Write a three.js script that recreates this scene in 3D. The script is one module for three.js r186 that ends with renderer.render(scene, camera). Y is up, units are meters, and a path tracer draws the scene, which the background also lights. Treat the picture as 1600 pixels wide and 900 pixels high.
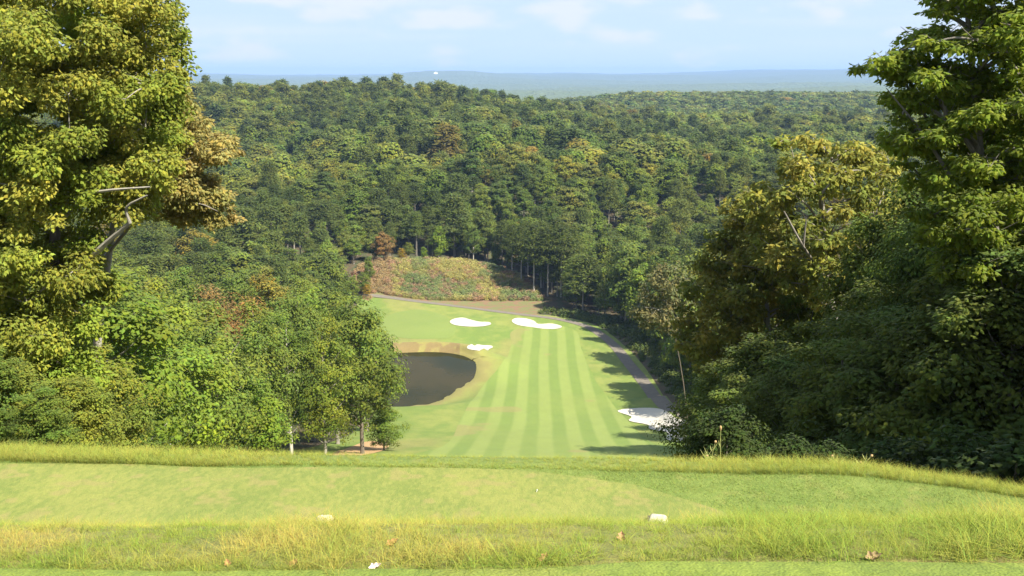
import * as THREE from 'three';

// ---------------------------------------------------------------- camera, sky, sun, exposure
const W = 1600, HH = 900, F = 1600, HORIZON = 118, CAMY = 4.0;
const PITCH = Math.atan((HH / 2 - HORIZON) / F);
const scene = new THREE.Scene();
const camera = new THREE.PerspectiveCamera(2 * Math.atan(HH / 2 / F) * 180 / Math.PI, W / HH, 0.1, 40000);
camera.position.set(0, CAMY, 0);
camera.rotation.set(-PITCH, 0, 0);
scene.add(camera);

const renderer = new THREE.WebGLRenderer({ antialias: true });
renderer.toneMapping = THREE.LinearToneMapping;
renderer.toneMappingExposure = 2.75;
renderer.shadowMap.enabled = true;
renderer.shadowMap.type = THREE.PCFSoftShadowMap;

const SUN = new THREE.Vector3(0.50, 0.74, 0.47).normalize();
const sun = new THREE.DirectionalLight(new THREE.Color(1.0, 0.93, 0.77), 4.8);
sun.name = 'sun';
sun.position.copy(SUN).multiplyScalar(400).add(new THREE.Vector3(0, -40, -150));
sun.target.position.set(0, -40, -150);
sun.castShadow = true;
sun.shadow.mapSize.set(4096, 4096);
Object.assign(sun.shadow.camera, { left: -260, right: 260, top: 260, bottom: -260, near: 1, far: 900 });
scene.add(sun, sun.target);

// ---------------------------------------------------------------- random numbers and noise
function rng(seed) { let a = seed >>> 0; return () => { a = (a + 0x6D2B79F5) | 0; let t = Math.imul(a ^ (a >>> 15), 1 | a); t = (t + Math.imul(t ^ (t >>> 7), 61 | t)) ^ t; return ((t ^ (t >>> 14)) >>> 0) / 4294967296; }; }
function hash2(x, y, s = 0) { let h = Math.imul(x | 0, 374761393) + Math.imul(y | 0, 668265263) + Math.imul(s | 0, 974634777); h = Math.imul(h ^ (h >>> 13), 1274126177); return ((h ^ (h >>> 16)) >>> 0) / 4294967296; }
function noise(x, y, s = 0, wrap = 0) {
  let xi = Math.floor(x), yi = Math.floor(y); const fx = x - xi, fy = y - yi;
  const u = fx * fx * (3 - 2 * fx), v = fy * fy * (3 - 2 * fy);
  let x1 = xi + 1, y1 = yi + 1;
  if (wrap) { xi = ((xi % wrap) + wrap) % wrap; x1 = ((x1 % wrap) + wrap) % wrap; yi = ((yi % wrap) + wrap) % wrap; y1 = ((y1 % wrap) + wrap) % wrap; }
  return (hash2(xi, yi, s) * (1 - u) + hash2(x1, yi, s) * u) * (1 - v) + (hash2(xi, y1, s) * (1 - u) + hash2(x1, y1, s) * u) * v;
}
function fbm(x, y, oct = 4, s = 0, wrap = 0) { let a = 0.5, t = 0, n = 0; for (let o = 0; o < oct; o++) { t += a * noise(x, y, s + o * 17, wrap); n += a; a *= 0.5; x *= 2; y *= 2; wrap *= 2; } return t / n; }
const clamp = (v, a = 0, b = 1) => Math.min(b, Math.max(a, v));
const lerp = (a, b, t) => a + (b - a) * t;
const sst = (a, b, v) => { const t = clamp((v - a) / (b - a)); return t * t * (3 - 2 * t); };
const mixc = (a, b, t) => [lerp(a[0], b[0], t), lerp(a[1], b[1], t), lerp(a[2], b[2], t)];

// ---------------------------------------------------------------- sky: pale blue autumn air with thin streaks of cloud
{
  const w = 3072, h = 1536, data = new Float32Array(w * h * 4);
  for (let j = 0; j < h; j++) {
    const el = ((j + 0.5) / h - 0.5) * 180;
    for (let i = 0; i < w; i++) {
      const az = (i / w) * 360;
      let c;
      if (el < -1) c = [0.20, 0.23, 0.21];
      else {
        const e = Math.max(el, 0);
        const t = 1 - Math.exp(-e / 22);
        c = mixc([0.375, 0.447, 0.515], [0.215, 0.305, 0.460], t);
        c = mixc(c, [0.335, 0.435, 0.545], Math.exp(-Math.pow((e - 3) / 5, 2)) * 0.55);
        // streaks low down, rounder puffs higher up (seen from beneath)
        const st = lerp(5.5, 1.6, sst(3, 30, e));
        const X = az / 360 * 96, Y = e * 0.2667 * st / 2.2;
        let n = fbm(X * 1.1 + 3.7, Y * 1.4 + 9.1, 5, 5, 0);
        const seam = sst(0, 12, az) * sst(0, 12, 360 - az);
        n = lerp(0.45, n, seam);
        const puff = sst(0.50, 0.74, n + 0.05 * sst(1.2, 3.4, e) - 0.12 * (1 - sst(0.5, 2.5, e)));
        c = mixc(c, [0.455, 0.475, 0.515], puff * 0.8);
        const wisp = sst(0.45, 0.8, fbm(X * 0.35 + 40, Y * 2.2 + 2, 4, 55)) * seam;
        c = mixc(c, [0.44, 0.475, 0.525], wisp * 0.45 * sst(0.8, 2.5, e));
      }
      const k = (j * w + i) * 4; data[k] = c[0] * 0.725; data[k + 1] = c[1] * 0.725; data[k + 2] = c[2] * 0.725; data[k + 3] = 1;
    }
  }
  const t = new THREE.DataTexture(data, w, h, THREE.RGBAFormat, THREE.FloatType);
  t.mapping = THREE.EquirectangularReflectionMapping; t.magFilter = THREE.LinearFilter; t.needsUpdate = true;
  scene.background = t; scene.environment = t;
}
scene.fog = new THREE.FogExp2(new THREE.Color(0.36, 0.56, 1.0), 0.8e-4);

// ---------------------------------------------------------------- pixels of the photograph to directions
const cp = Math.cos(PITCH), sp = Math.sin(PITCH);
function ray(px, py) { const x = (px - W / 2) / F, y = -(py - HH / 2) / F; return [x, y * cp - sp, y * sp + cp]; }      // x, up, ahead
function P(px, py, d) { const r = ray(px, py), t = d / r[2]; return new THREE.Vector3(r[0] * t, CAMY + r[1] * t, -d); }
function onLevel(px, py, y) { const r = ray(px, py), t = (y - CAMY) / r[1]; return [r[0] * t, r[2] * t]; }               // x, d on a level
function toPx(x, y, d) { const up = y - CAMY, zc = d * cp - up * sp; return [W / 2 + F * x / zc, HH / 2 - F * (up * cp + d * sp) / zc]; }

// ---------------------------------------------------------------- the lie of the land: height at x, d (metres ahead)
function table(pts) {
  const n = pts.length, m = [];
  for (let i = 0; i < n; i++) m[i] = i === 0 ? (pts[1][1] - pts[0][1]) / (pts[1][0] - pts[0][0]) : i === n - 1 ? (pts[n - 1][1] - pts[n - 2][1]) / (pts[n - 1][0] - pts[n - 2][0]) : 0;
  for (let i = 1; i < n - 1; i++) { const a = (pts[i][1] - pts[i - 1][1]) / (pts[i][0] - pts[i - 1][0]), b = (pts[i + 1][1] - pts[i][1]) / (pts[i + 1][0] - pts[i][0]); m[i] = a * b <= 0 ? 0 : 2 * a * b / (a + b); }
  return (x) => {
    if (x <= pts[0][0]) return pts[0][1]; if (x >= pts[n - 1][0]) return pts[n - 1][1];
    let i = 0; while (x > pts[i + 1][0]) i++;
    const w = pts[i + 1][0] - pts[i][0], t = (x - pts[i][0]) / w, t2 = t * t, t3 = t2 * t;
    return pts[i][1] * (2 * t3 - 3 * t2 + 1) + m[i] * w * (t3 - 2 * t2 + t) + pts[i + 1][1] * (3 * t2 - 2 * t3) + m[i + 1] * w * (t3 - t2);
  };
}
const profile = table([[-40, 2.32], [3.1, 2.32], [3.35, 2.30], [8.1, 0.03], [8.4, 0], [9.9, 0], [10.3, -0.05], [12, -0.75], [30, -9.4], [60, -22.2], [90, -33.6], [115, -41.9], [120, -42.95], [140, -48.5], [175, -56.8], [205, -61.7], [250, -66], [300, -69.1], [335, -70], [344, -69.2], [364, -61.5], [400, -61]]);
const hillA = table([[364, -61.5], [400, -61], [450, -58], [600, -45], [750, -30], [850, -21], [900, -20], [1000, -32], [1200, -62], [1500, -72], [3000, -72]]);
const hillB = table([[364, -61.5], [400, -61.5], [450, -60], [600, -55], [750, -50], [900, -47], [1050, -57], [1200, -58], [1500, -44], [1700, -41], [1900, -55], [2300, -74], [3000, -72]]);
const WATER = -64.2;
const pondPts = [[748, 578], [743, 565], [724, 555], [690, 550], [645, 550], [600, 553], [560, 565], [550, 590], [565, 620], [608, 636], [657, 634], [690, 625], [712, 611], [735, 596]].map(([a, b]) => onLevel(a, b, WATER));
const pondC = pondPts.reduce((s, p) => [s[0] + p[0] / pondPts.length, s[1] + p[1] / pondPts.length], [0, 0]);
const segs = (poly) => poly.map((p, i) => [p, poly[(i + 1) % poly.length]]);
function inside(poly, x, y) { let r = false; for (let i = 0, j = poly.length - 1; i < poly.length; j = i++) { const a = poly[i], b = poly[j]; if ((a[1] > y) !== (b[1] > y) && x < (b[0] - a[0]) * (y - a[1]) / (b[1] - a[1]) + a[0]) r = !r; } return r; }
function edgeDist(poly, x, y) { let m = 1e9; for (const [a, b] of segs(poly)) { const dx = b[0] - a[0], dy = b[1] - a[1], t = clamp(((x - a[0]) * dx + (y - a[1]) * dy) / (dx * dx + dy * dy)); m = Math.min(m, Math.hypot(x - a[0] - t * dx, y - a[1] - t * dy)); } return inside(poly, x, y) ? -m : m; }
function smoothPoly(pts, n = 4, closed = true) { const c = new THREE.CatmullRomCurve3(pts.map((p) => new THREE.Vector3(p[0], 0, p[1])), closed, 'centripetal'); return c.getPoints(pts.length * n).slice(0, closed ? -1 : undefined).map((v) => [v.x, v.z]); }
const pondPoly = smoothPoly(pondPts, 4);
const teeEdge = table([[-12, 10.9], [-6, 10.35], [-2, 10.2], [2, 10.05], [3.4, 9.95], [4.6, 9.55], [5.6, 8.9], [6.5, 7.6], [8, 5]]);   // where the tee's table ends, by x
let bunkers = [];
function h(x, d) {
  let y;
  if (d < 40) {                                                  // the two teeing grounds on their shelf
    const e = teeEdge(x), shift = (e - 10.1) * (1 - sst(14, 40, d));
    y = d < 8.4 && d < e - 0.6 ? profile(d) : profile(d - shift);
    if (d < 8.4) { const over = Math.max(0, x - 5.6) * 0.32 + Math.max(0, -x - 9) * 0.1; y -= over * sst(3, 8, d); }
    if (d >= 6) y -= 0.1 * Math.max(0, x - 5.8) * sst(6, 9, d) * 1.2 * (1 - sst(20, 60, d));
    y += (fbm(x * 0.9, d * 0.9, 3, 3) - 0.5) * 0.05 + (fbm(x * 0.3, d * 0.3, 2, 8) - 0.5) * 0.12 * sst(8.5, 14, d);
  } else if (d < 364) {
    y = profile(d);
    y += (fbm(x * 0.03, d * 0.03, 3, 11) - 0.5) * 3.0 * sst(40, 90, d) * (0.35 + 0.65 * sst(25, 60, Math.abs(x)));
    const right = Math.max(0, x - (24 + (d > 200 ? 6 : 0)));
    y += Math.min(9, right * 0.14) * sst(60, 140, d);
    y += Math.min(10, Math.max(0, -x - 45) * 0.10) * sst(60, 140, d);
    y += 1.6 * Math.exp(-Math.pow((x + 26) / 16, 2) - Math.pow((d - 285) / 30, 2));       // the green's shelf
    if (d > 150 && d < 290) {
      const s = edgeDist(pondPoly, x, d);
      if (s < 14) {
        const far = sst(236, 250, d) * sst(2, -12, x);
        const rim = WATER + 0.28 + Math.max(0, s) * 0.05 + far * 1.5 * sst(0.2, 2.2, s);
        const bed = WATER + 0.28 - 1.6 * sst(0, 4, -s) - 0.5 * sst(0, 0.7, -s);
        y = s < 0 ? bed : lerp(rim, y, sst(1.5, 14, s));
      }
    }
    for (const b of bunkers) if (Math.abs(x - b.c[0]) < 22 && Math.abs(d - b.c[1]) < 30) { const s = edgeDist(b.poly, x, d); if (s < 1.6) y += s < 0 ? 0.16 - 0.75 * sst(0, 2.2, -s) : 0.16 * (1 - sst(0, 1.6, s)); }
    if (d > 338) y = -5.5 * sst(-24, 14, x) * sst(340, 362, d) - 1.6 * sst(344, 362, d) + lerp(y, profile(d) + (fbm(x * 0.05, d * 0.05, 3, 12) - 0.5) * 3, sst(338, 364, d));
  } else {
    const u = x / d, a = hillA(d), b = hillB(d);
    y = lerp(a, b, sst(-0.12, 0.16, u));
    const k = sst(364, 430, d); y -= (5.5 * sst(-24, 14, x) + 1.6) * (1 - sst(372, 460, d));
    y += (fbm(x * 0.05, d * 0.05, 3, 12) - 0.5) * 3 * (1 - k);
    y += k * ((fbm(x * 0.006 + 5, d * 0.006, 4, 21) - 0.5) * 36 + (fbm(x * 0.02, d * 0.02, 2, 22) - 0.5) * 8) * (1 - 0.68 * sst(650, 850, d));
  }
  return y;
}
function G(px, py, from = 100) {                                             // where the sight line meets the ground
  const r = ray(px, py); let d = from, step = 0.5;
  for (; d < 3000; d += step) { step = 0.4 + d * 0.004; if (CAMY + r[1] * d / r[2] < h(r[0] * d / r[2], d)) break; }
  let a = d - step, b = d;
  for (let i = 0; i < 24; i++) { const m = (a + b) / 2; if (CAMY + r[1] * m / r[2] < h(r[0] * m / r[2], m)) b = m; else a = m; }
  return [r[0] * b / r[2], b];
}

// ---------------------------------------------------------------- outlines on the valley floor
const z5 = ([a, b]) => [550 + a / 3.4625, 380 + b / 3.4625], z1 = ([a, b]) => [900 + a / 3, 440 + b / 3];
const bunkerOutlines = [
  [[530, 430], [560, 412], [600, 408], [640, 418], [690, 430], [740, 432], [752, 443], [720, 453], [640, 456], [560, 448]].map(z5),
  [[865, 425], [890, 410], [940, 412], [985, 425], [1010, 442], [1080, 440], [1135, 455], [1110, 468], [1040, 468], [980, 460], [900, 448]].map(z5),
  [[622, 569], [640, 557], [675, 554], [715, 558], [750, 559], [762, 569], [740, 580], [690, 588], [645, 582]].map(z5),
  [[195, 612], [270, 600], [370, 600], [430, 618], [470, 648], [540, 665], [590, 690], [590, 740], [520, 762], [430, 750], [425, 712], [345, 697], [335, 678], [250, 660], [260, 640]].map(z1),
].map((o) => smoothPoly(o.map(([a, b]) => G(a, b)), 4));
bunkers = bunkerOutlines.map((poly) => ({ poly, c: poly.reduce((s, p) => [s[0] + p[0] / poly.length, s[1] + p[1] / poly.length], [0, 0]) }));
const roughPoly = smoothPoly([...[[560, 640], [552, 560], [552, 495], [575, 465], [640, 470], [720, 480], [800, 489], [868, 494], [925, 506], [975, 540], [1012, 580], [1050, 630], [1100, 680]].map(([a, b]) => G(a, b)), [38, 112], [38, 70], [26, 40], [-10, 34], [-22, 60], [-30, 95], [-34, 118], [-26, 150]], 5);
const fairwayPoly = smoothPoly([...[[720, 655], [750, 610], [783, 570], [799, 540], [803, 516], [850, 509], [893, 514], [908, 545], [928, 590], [952, 625], [985, 662], [1015, 690]].map(([a, b]) => G(a, b)), [22, 118], [20, 104], [2, 100], [-14, 104], [-15, 118], [-10, 138]], 5);
const greenPoly = smoothPoly([[596, 505], [615, 490], [650, 484], [690, 492], [712, 512], [700, 528], [650, 530], [608, 524]].map(([a, b]) => G(a, b)), 5);
const pathLine = smoothPoly([...[[560, 462], [590, 463], [650, 471], [730, 481], [800, 490], [865, 498], [915, 510], [955, 536], [985, 572], [1012, 606], [1045, 640], [1100, 678]].map(([a, b]) => G(a, b)), [44, 112], [48, 84]], 6, false);
function ribbon(line, w) { const l = [], r = []; line.forEach((p, i) => { const a = line[Math.max(0, i - 1)], b = line[Math.min(line.length - 1, i + 1)]; const dx = b[0] - a[0], dy = b[1] - a[1], m = Math.hypot(dx, dy) || 1; l.push([p[0] - dy / m * w / 2, p[1] + dx / m * w / 2]); r.push([p[0] + dy / m * w / 2, p[1] - dx / m * w / 2]); }); return [...l, ...r.reverse()]; }
const pathPoly = ribbon(pathLine, 2.9);
const bankPoly = smoothPoly([...[[575, 470], [590, 462], [650, 470], [730, 480], [800, 489], [840, 492]].map(([a, b]) => G(a, b)), [8, 352], [3, 362], [-12, 372], [-44, 372], [-56, 355]], 4);
const soilPoly = smoothPoly([[512, 716], [540, 702], [580, 690], [604, 694], [598, 705], [570, 712], [535, 717]].map(([a, b]) => G(a, b)), 4);

// ---------------------------------------------------------------- things and parts
const used = {};
function numbered(name) { used[name] = (used[name] ?? -1) + 1; return used[name] ? name + '_' + String(used[name]).padStart(3, '0') : name; }
function tag(o, label, category, group, kind) { o.userData.label = label; if (category) o.userData.category = category; if (group) o.userData.group = group; if (kind) o.userData.kind = kind; return o; }
function shade(o) { o.traverse((c) => { if (c.isMesh) { c.castShadow = true; c.receiveShadow = true; } }); return o; }
class Buf {
  constructor() { this.p = []; this.i = []; this.c = []; this.u = []; this.n = []; }
  get count() { return this.p.length / 3; }
  geo({ color = true, uv = false, smooth = false } = {}) {
    const g = new THREE.BufferGeometry(); g.setAttribute('position', new THREE.BufferAttribute(new Float32Array(this.p), 3));
    g.setIndex(new THREE.BufferAttribute(new Uint32Array(this.i), 1));
    if (color && this.c.length) g.setAttribute('color', new THREE.BufferAttribute(new Float32Array(this.c), 3));
    if (uv && this.u.length) g.setAttribute('uv', new THREE.BufferAttribute(new Float32Array(this.u), 2));
    if (smooth) g.computeVertexNormals();
    return g;
  }
}
function mesh(name, geo, mat, parent = scene) { const m = new THREE.Mesh(geo, mat); m.name = parent === scene ? numbered(name) : name; m.castShadow = m.receiveShadow = true; parent.add(m); return m; }
const rgb = (c) => new THREE.Color().setRGB(c[0], c[1], c[2]);

// a sheet draped on the land: the outline cut on a lattice of cells
function drape(poly, cell, lift, uvOf = (x, d) => [x, d], top = h, fine = []) {
  const b = new Buf(), map = new Map();
  let x0 = 1e9, x1 = -1e9, y0 = 1e9, y1 = -1e9; for (const [x, y] of poly) { x0 = Math.min(x0, x); x1 = Math.max(x1, x); y0 = Math.min(y0, y); y1 = Math.max(y1, y); }
  const vert = (x, d) => { const key = Math.round(x * 2000) + ',' + Math.round(d * 2000); let k = map.get(key); if (k === undefined) { k = b.count; map.set(key, k); b.p.push(x, top(x, d) + lift, -d); b.u.push(...uvOf(x, d)); } return k; };
  const clip = (pts, ax, v, keepMore) => { const out = []; for (let i = 0; i < pts.length; i++) { const a = pts[i], c = pts[(i + 1) % pts.length], ia = keepMore ? a[ax] >= v : a[ax] <= v, ic = keepMore ? c[ax] >= v : c[ax] <= v; if (ia) out.push(a); if (ia !== ic) { const t = (v - a[ax]) / (c[ax] - a[ax]); const q = [lerp(a[0], c[0], t), lerp(a[1], c[1], t)]; q[ax] = v; out.push(q); } } return out; };
  for (let cx = Math.floor(x0 / cell); cx * cell < x1; cx++) {
    let strip = clip(clip(poly, 0, cx * cell, true), 0, (cx + 1) * cell, false); if (strip.length < 3) continue;
    for (let cy = Math.floor(y0 / cell); cy * cell < y1; cy++) {
      const whole = clip(clip(strip, 1, cy * cell, true), 1, (cy + 1) * cell, false); if (whole.length < 3) continue;
      const near = fine.some((f) => Math.hypot(f.c[0] - cx * cell, f.c[1] - cy * cell) < 24 && edgeDist(f.poly, (cx + 0.5) * cell, (cy + 0.5) * cell) < 3.5), k4 = near ? 4 : 1, sc = cell / k4;
      for (let i4 = 0; i4 < k4; i4++) for (let j4 = 0; j4 < k4; j4++) {
      let q = near ? clip(clip(clip(clip(whole, 0, cx * cell + i4 * sc, true), 0, cx * cell + (i4 + 1) * sc, false), 1, cy * cell + j4 * sc, true), 1, cy * cell + (j4 + 1) * sc, false) : whole; if (q.length < 3) continue;
      q = q.filter((p, i) => { const n = q[(i + 1) % q.length]; return Math.hypot(p[0] - n[0], p[1] - n[1]) > 1e-4; }); if (q.length < 3) continue;
      const pts = q.map((p) => new THREE.Vector2(p[0], p[1])); if (Math.abs(THREE.ShapeUtils.area(pts)) < 1e-6) continue;
      const rev = THREE.ShapeUtils.isClockWise(pts); if (rev) { pts.reverse(); q.reverse(); }
      const k = q.map((p) => vert(p[0], p[1]));
      for (const t of THREE.ShapeUtils.triangulateShape(pts, [])) b.i.push(k[t[0]], k[t[1]], k[t[2]]);
      }
    }
  }
  return b.geo({ uv: true, smooth: true });
}

// ---------------------------------------------------------------- surface textures
const turfTone = new THREE.Color().setRGB(0.735, 0.69, 0.56);
function tex(w, hh, fn, { srgb = false, repeat = null } = {}) {
  const data = new Uint8Array(w * hh * 4);
  const enc = (v) => Math.round(255 * (srgb ? (v <= 0.0031308 ? v * 12.92 : 1.055 * Math.pow(clamp(v), 1 / 2.4) - 0.055) : clamp(v)));
  for (let j = 0; j < hh; j++) for (let i = 0; i < w; i++) { const c = fn(i, j); const k = (j * w + i) * 4; if (typeof c === 'number') { data[k] = data[k + 1] = data[k + 2] = enc(c); } else { data[k] = enc(c[0]); data[k + 1] = enc(c[1]); data[k + 2] = enc(c[2]); } data[k + 3] = 255; }
  const t = new THREE.DataTexture(data, w, hh, THREE.RGBAFormat); t.magFilter = THREE.LinearFilter; t.minFilter = THREE.LinearMipmapLinearFilter; t.generateMipmaps = true; t.wrapS = t.wrapT = THREE.RepeatWrapping;
  if (srgb) t.colorSpace = THREE.SRGBColorSpace; if (repeat) t.repeat.set(...repeat); t.needsUpdate = true; return t;
}
const std = (o) => new THREE.MeshStandardMaterial({ roughness: 0.95, metalness: 0, ...o });

// mown turf, one texture over the whole clearing (uv 0..1 over a box in metres)
const BX = [-62, 62], BD = [30, 350];
const boxUv = (x, d) => [(x - BX[0]) / (BX[1] - BX[0]), (d - BD[0]) / (BD[1] - BD[0])];
function turfMap(w, hh, fn) { return tex(w, hh, (i, j) => fn(lerp(BX[0], BX[1], (i + 0.5) / w), lerp(BD[0], BD[1], (j + 0.5) / hh), i, j), { srgb: true }); }
const tone = (c, k) => [c[0] * k, c[1] * k, c[2] * k];
const roughMap = turfMap(768, 1536, (x, d, i, j) => {
  const n = fbm(x * 0.09, d * 0.05, 4, 31), m = fbm(x * 0.5, d * 0.3, 3, 33), f = hash2(i, j, 4);
  let c = mixc([0.155, 0.245, 0.045], [0.235, 0.285, 0.070], sst(0.3, 0.7, n * 0.6 + m * 0.4));
  c = mixc(c, [0.275, 0.265, 0.095], 0.55 * sst(0.56, 0.72, fbm(x * 0.06 + 8, d * 0.035, 3, 37)));
  const s = edgeDist(pondPoly, x, d); if (s < 10) c = mixc(c, [0.285, 0.245, 0.095], 0.75 * (1 - sst(1, 8, s + (m - 0.5) * 6)));
  if (s > -1 && s < 3.2 && d > 243 && x < -13) c = mixc(c, [0.200, 0.145, 0.075], 0.8 * sst(0.42, 0.55, fbm(x * 0.35, d * 0.35, 3, 39) + 0.18 * (1 - sst(1.2, 3, s))));
  return tone(c, 0.9 + 0.2 * f + (m - 0.5) * 0.15);
});
const fairMap = turfMap(1024, 1536, (x, d, i, j) => {
  const s = x - 0.033 * d + (fbm(x * 0.02, d * 0.02, 2, 41) - 0.5) * 0.8, ph = Math.abs(((s / 4.7) % 1 + 1) % 1 - 0.5) * 2;
  const n = fbm(x * 0.12, d * 0.06, 4, 43), m = fbm(x * 0.7, d * 0.35, 3, 44), f = hash2(i, j, 5);
  let c = mixc([0.170, 0.262, 0.052], [0.235, 0.318, 0.082], sst(0.36, 0.64, ph));  // mowing stripes: sheen of the bent blades painted as two greens
  c = mixc(c, [0.225, 0.29, 0.07], 0.4 * sst(0.35, 0.75, n));
  c = mixc(c, [0.27, 0.25, 0.10], 0.6 * sst(0.68, 0.76, fbm(x * 0.11 + 3, d * 0.09 + 1, 3, 47)));
  return tone(c, 0.93 + 0.12 * f + (m - 0.5) * 0.12);
});
const greenMap = turfMap(512, 512, (x, d, i, j) => tone(mixc([0.178, 0.262, 0.06], [0.215, 0.290, 0.075], fbm(x * 0.2, d * 0.12, 3, 49)), 0.95 + 0.08 * hash2(i, j, 6)));
// close turf: 4 m tile
const turfNear = (a, b, c3, s) => tex(1024, 1024, (i, j) => {
  const u = i / 1024, v = j / 1024, n = fbm(u * 8, v * 8, 4, s, 8), f = fbm(u * 128, v * 64, 2, s + 3, 0), q = hash2(i, j, s), p = fbm(u * 20, v * 20, 3, s + 9, 20);
  let c = mixc(a, b, sst(0.25, 0.75, n * 0.5 + f * 0.5)); c = mixc(c, c3, 0.6 * sst(0.58, 0.75, p));
  return tone(c, 0.78 + 0.44 * q);
}, { srgb: true, repeat: [0.25, 0.25] });
const bumpNear = tex(512, 512, (i, j) => 0.5 * hash2(i, j, 61) + 0.5 * fbm(i / 512 * 32, j / 512 * 32, 3, 62, 32), { repeat: [0.4, 0.4] });
const litterMap = tex(1024, 1024, (i, j) => {
  const u = i / 1024, v = j / 1024, n = fbm(u * 6, v * 6, 5, 71, 6), q = hash2(i >> 1, j >> 1, 72);
  return tone(mixc([0.040, 0.035, 0.016], mixc([0.10, 0.068, 0.034], [0.055, 0.07, 0.022], sst(0.45, 0.65, fbm(u * 3, v * 3, 3, 75, 3))), n), 0.6 + 0.8 * q);
}, { srgb: true, repeat: [1 / 6, 1 / 6] });
const canopyMap = tex(1024, 1024, (i, j) => {
  const u = i / 1024, v = j / 1024, n = fbm(u * 10, v * 10, 5, 81, 10), m = fbm(u * 3, v * 3, 3, 84, 3);
  return tone(mixc([0.070, 0.102, 0.036], [0.088, 0.108, 0.040], n), 0.92 + 0.16 * m);
}, { srgb: true, repeat: [1 / 420, 1 / 420] });

const canopyBump = tex(512, 512, (i, j) => fbm(i / 512 * 20, j / 512 * 20, 4, 87, 20), { repeat: [1 / 420, 1 / 420] });
// ---------------------------------------------------------------- ground sheet
{
  const lines = (spec) => { const out = []; for (const [a, b, s] of spec) for (let v = a; v < b - 1e-6; v += s) out.push(v); out.push(spec[spec.length - 1][1]); return out; };
  const ds = lines([[-40, 0, 5], [0, 2, 1], [2, 13, 0.25], [13, 34, 1], [34, 384, 2], [384, 1000, 11], [1000, 2600, 40]]);
  const half = lines([[0, 10, 0.5], [10, 30, 1], [30, 70, 2], [70, 150, 8], [150, 600, 30], [600, 2400, 120]]);
  const xs = [...half.slice(1).reverse().map((v) => -v), ...half];
  const b = new Buf();
  for (const d of ds) for (const x of xs) { b.p.push(x, h(x, d) - (d > 30 && d < 345 && edgeDist(roughPoly, x, d) < -2.5 ? 0.8 : 0), -d); b.u.push(x, d); }
  const n = xs.length;
  for (let j = 0; j < ds.length - 1; j++) for (let i = 0; i < n - 1; i++) { const a = j * n + i; b.i.push(a, a + 1, a + n + 1, a, a + n + 1, a + n); }
  tag(mesh('ground', b.geo({ uv: true, smooth: true }), std({ map: litterMap })), 'leaf-strewn woodland ground falling away from the tee into the valley', 'ground', null, 'structure');
}
// far rolling country out to the horizon
function farHeight(x, d) {
  const r = Math.hypot(x, d), u = x / d;
  let y = -74 + (fbm(x / 1500 + 3, d / 650 + 1, 4, 91) - 0.42) * 105 * sst(2600, 5200, r);
  y += 58 * sst(7500, 12500, r) + (fbm(x / 3600, d / 2400, 3, 93) - 0.5) * 70 * sst(7000, 12500, r);
  y += 62 * Math.exp(-Math.pow((u + 0.06) / 0.07, 2)) * sst(8000, 9900, r) * (1 - sst(10200, 12500, r));
  y += 75 * sst(0.12, 0.34, u) * sst(10000, 13500, r);
  y += 26 * Math.exp(-Math.pow((r - 2950) / 260, 2)) * sst(-0.2, -0.05, u) * (0.35 + 0.65 * sst(0.3, 0.6, fbm(u * 9, 3, 2, 97)));
  return y - 4 * (1 - sst(2450, 2700, r));
}
{
  const b = new Buf(), na = 260, rs = []; for (let r = 2450; r < 16500; r *= 1.0105) rs.push(r);
  for (const r of rs) for (let i = 0; i <= na; i++) { const a = lerp(-0.62, 0.62, i / na), x = r * Math.sin(a), d = r * Math.cos(a); b.p.push(x, farHeight(x, d) + (hash2(i, Math.round(r), 9) - 0.5) * 7, -d); b.u.push(x, d); }
  for (let j = 0; j < rs.length - 1; j++) for (let i = 0; i < na; i++) { const a = j * (na + 1) + i; b.i.push(a, a + 1, a + na + 2, a, a + na + 2, a + na + 1); }
  tag(mesh('hills', b.geo({ uv: true, smooth: true }), std({ map: canopyMap, bumpMap: canopyBump, bumpScale: 14 })), 'hazy blue wooded hills rolling to the horizon', 'hills', null, 'structure');
}

// ---------------------------------------------------------------- golf hole: turf, sand, water, path
tag(mesh('rough_grass', drape(roughPoly, 2, 0.05, boxUv, h, bunkers), std({ color: turfTone, map: roughMap })), 'pale rough grass around the striped fairway', 'rough', null, 'structure');
tag(mesh('fairway', drape(fairwayPoly, 2, 0.09, boxUv, h, bunkers), std({ color: turfTone, map: fairMap })), 'striped mown fairway running down the valley', 'fairway', null, 'structure');
tag(mesh('putting_green', drape(greenPoly, 2, 0.09, boxUv), std({ color: turfTone, map: greenMap })), 'smooth putting green beyond the pond', 'putting green', null, 'structure');
const sandMap = tex(512, 512, (i, j) => tone([0.46, 0.43, 0.37], 0.9 + 0.1 * fbm(i / 512 * 24, j / 512 * 24, 4, 101, 24) + 0.05 * hash2(i, j, 7)), { srgb: true, repeat: [0.2, 0.2] });
const sandBump = tex(512, 512, (i, j) => fbm(i / 512 * 16, j / 512 * 16, 4, 103, 16), { repeat: [0.2, 0.2] });
const sand = std({ map: sandMap, bumpMap: sandBump, bumpScale: 0.06 });
['long white sand bunker with a narrow tail behind the putting green', 'white sand bunker with a low neck in front of the pine trunks', 'small white sand bunker beside the end of the pond', 'large white sand bunker with a scalloped edge below the dark woods'].forEach((label, k) => tag(mesh('sand_bunker', drape(bunkerOutlines[k], 0.5, 0.15), sand), label, 'sand bunker', 'sand bunkers around the fairway'));
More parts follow.
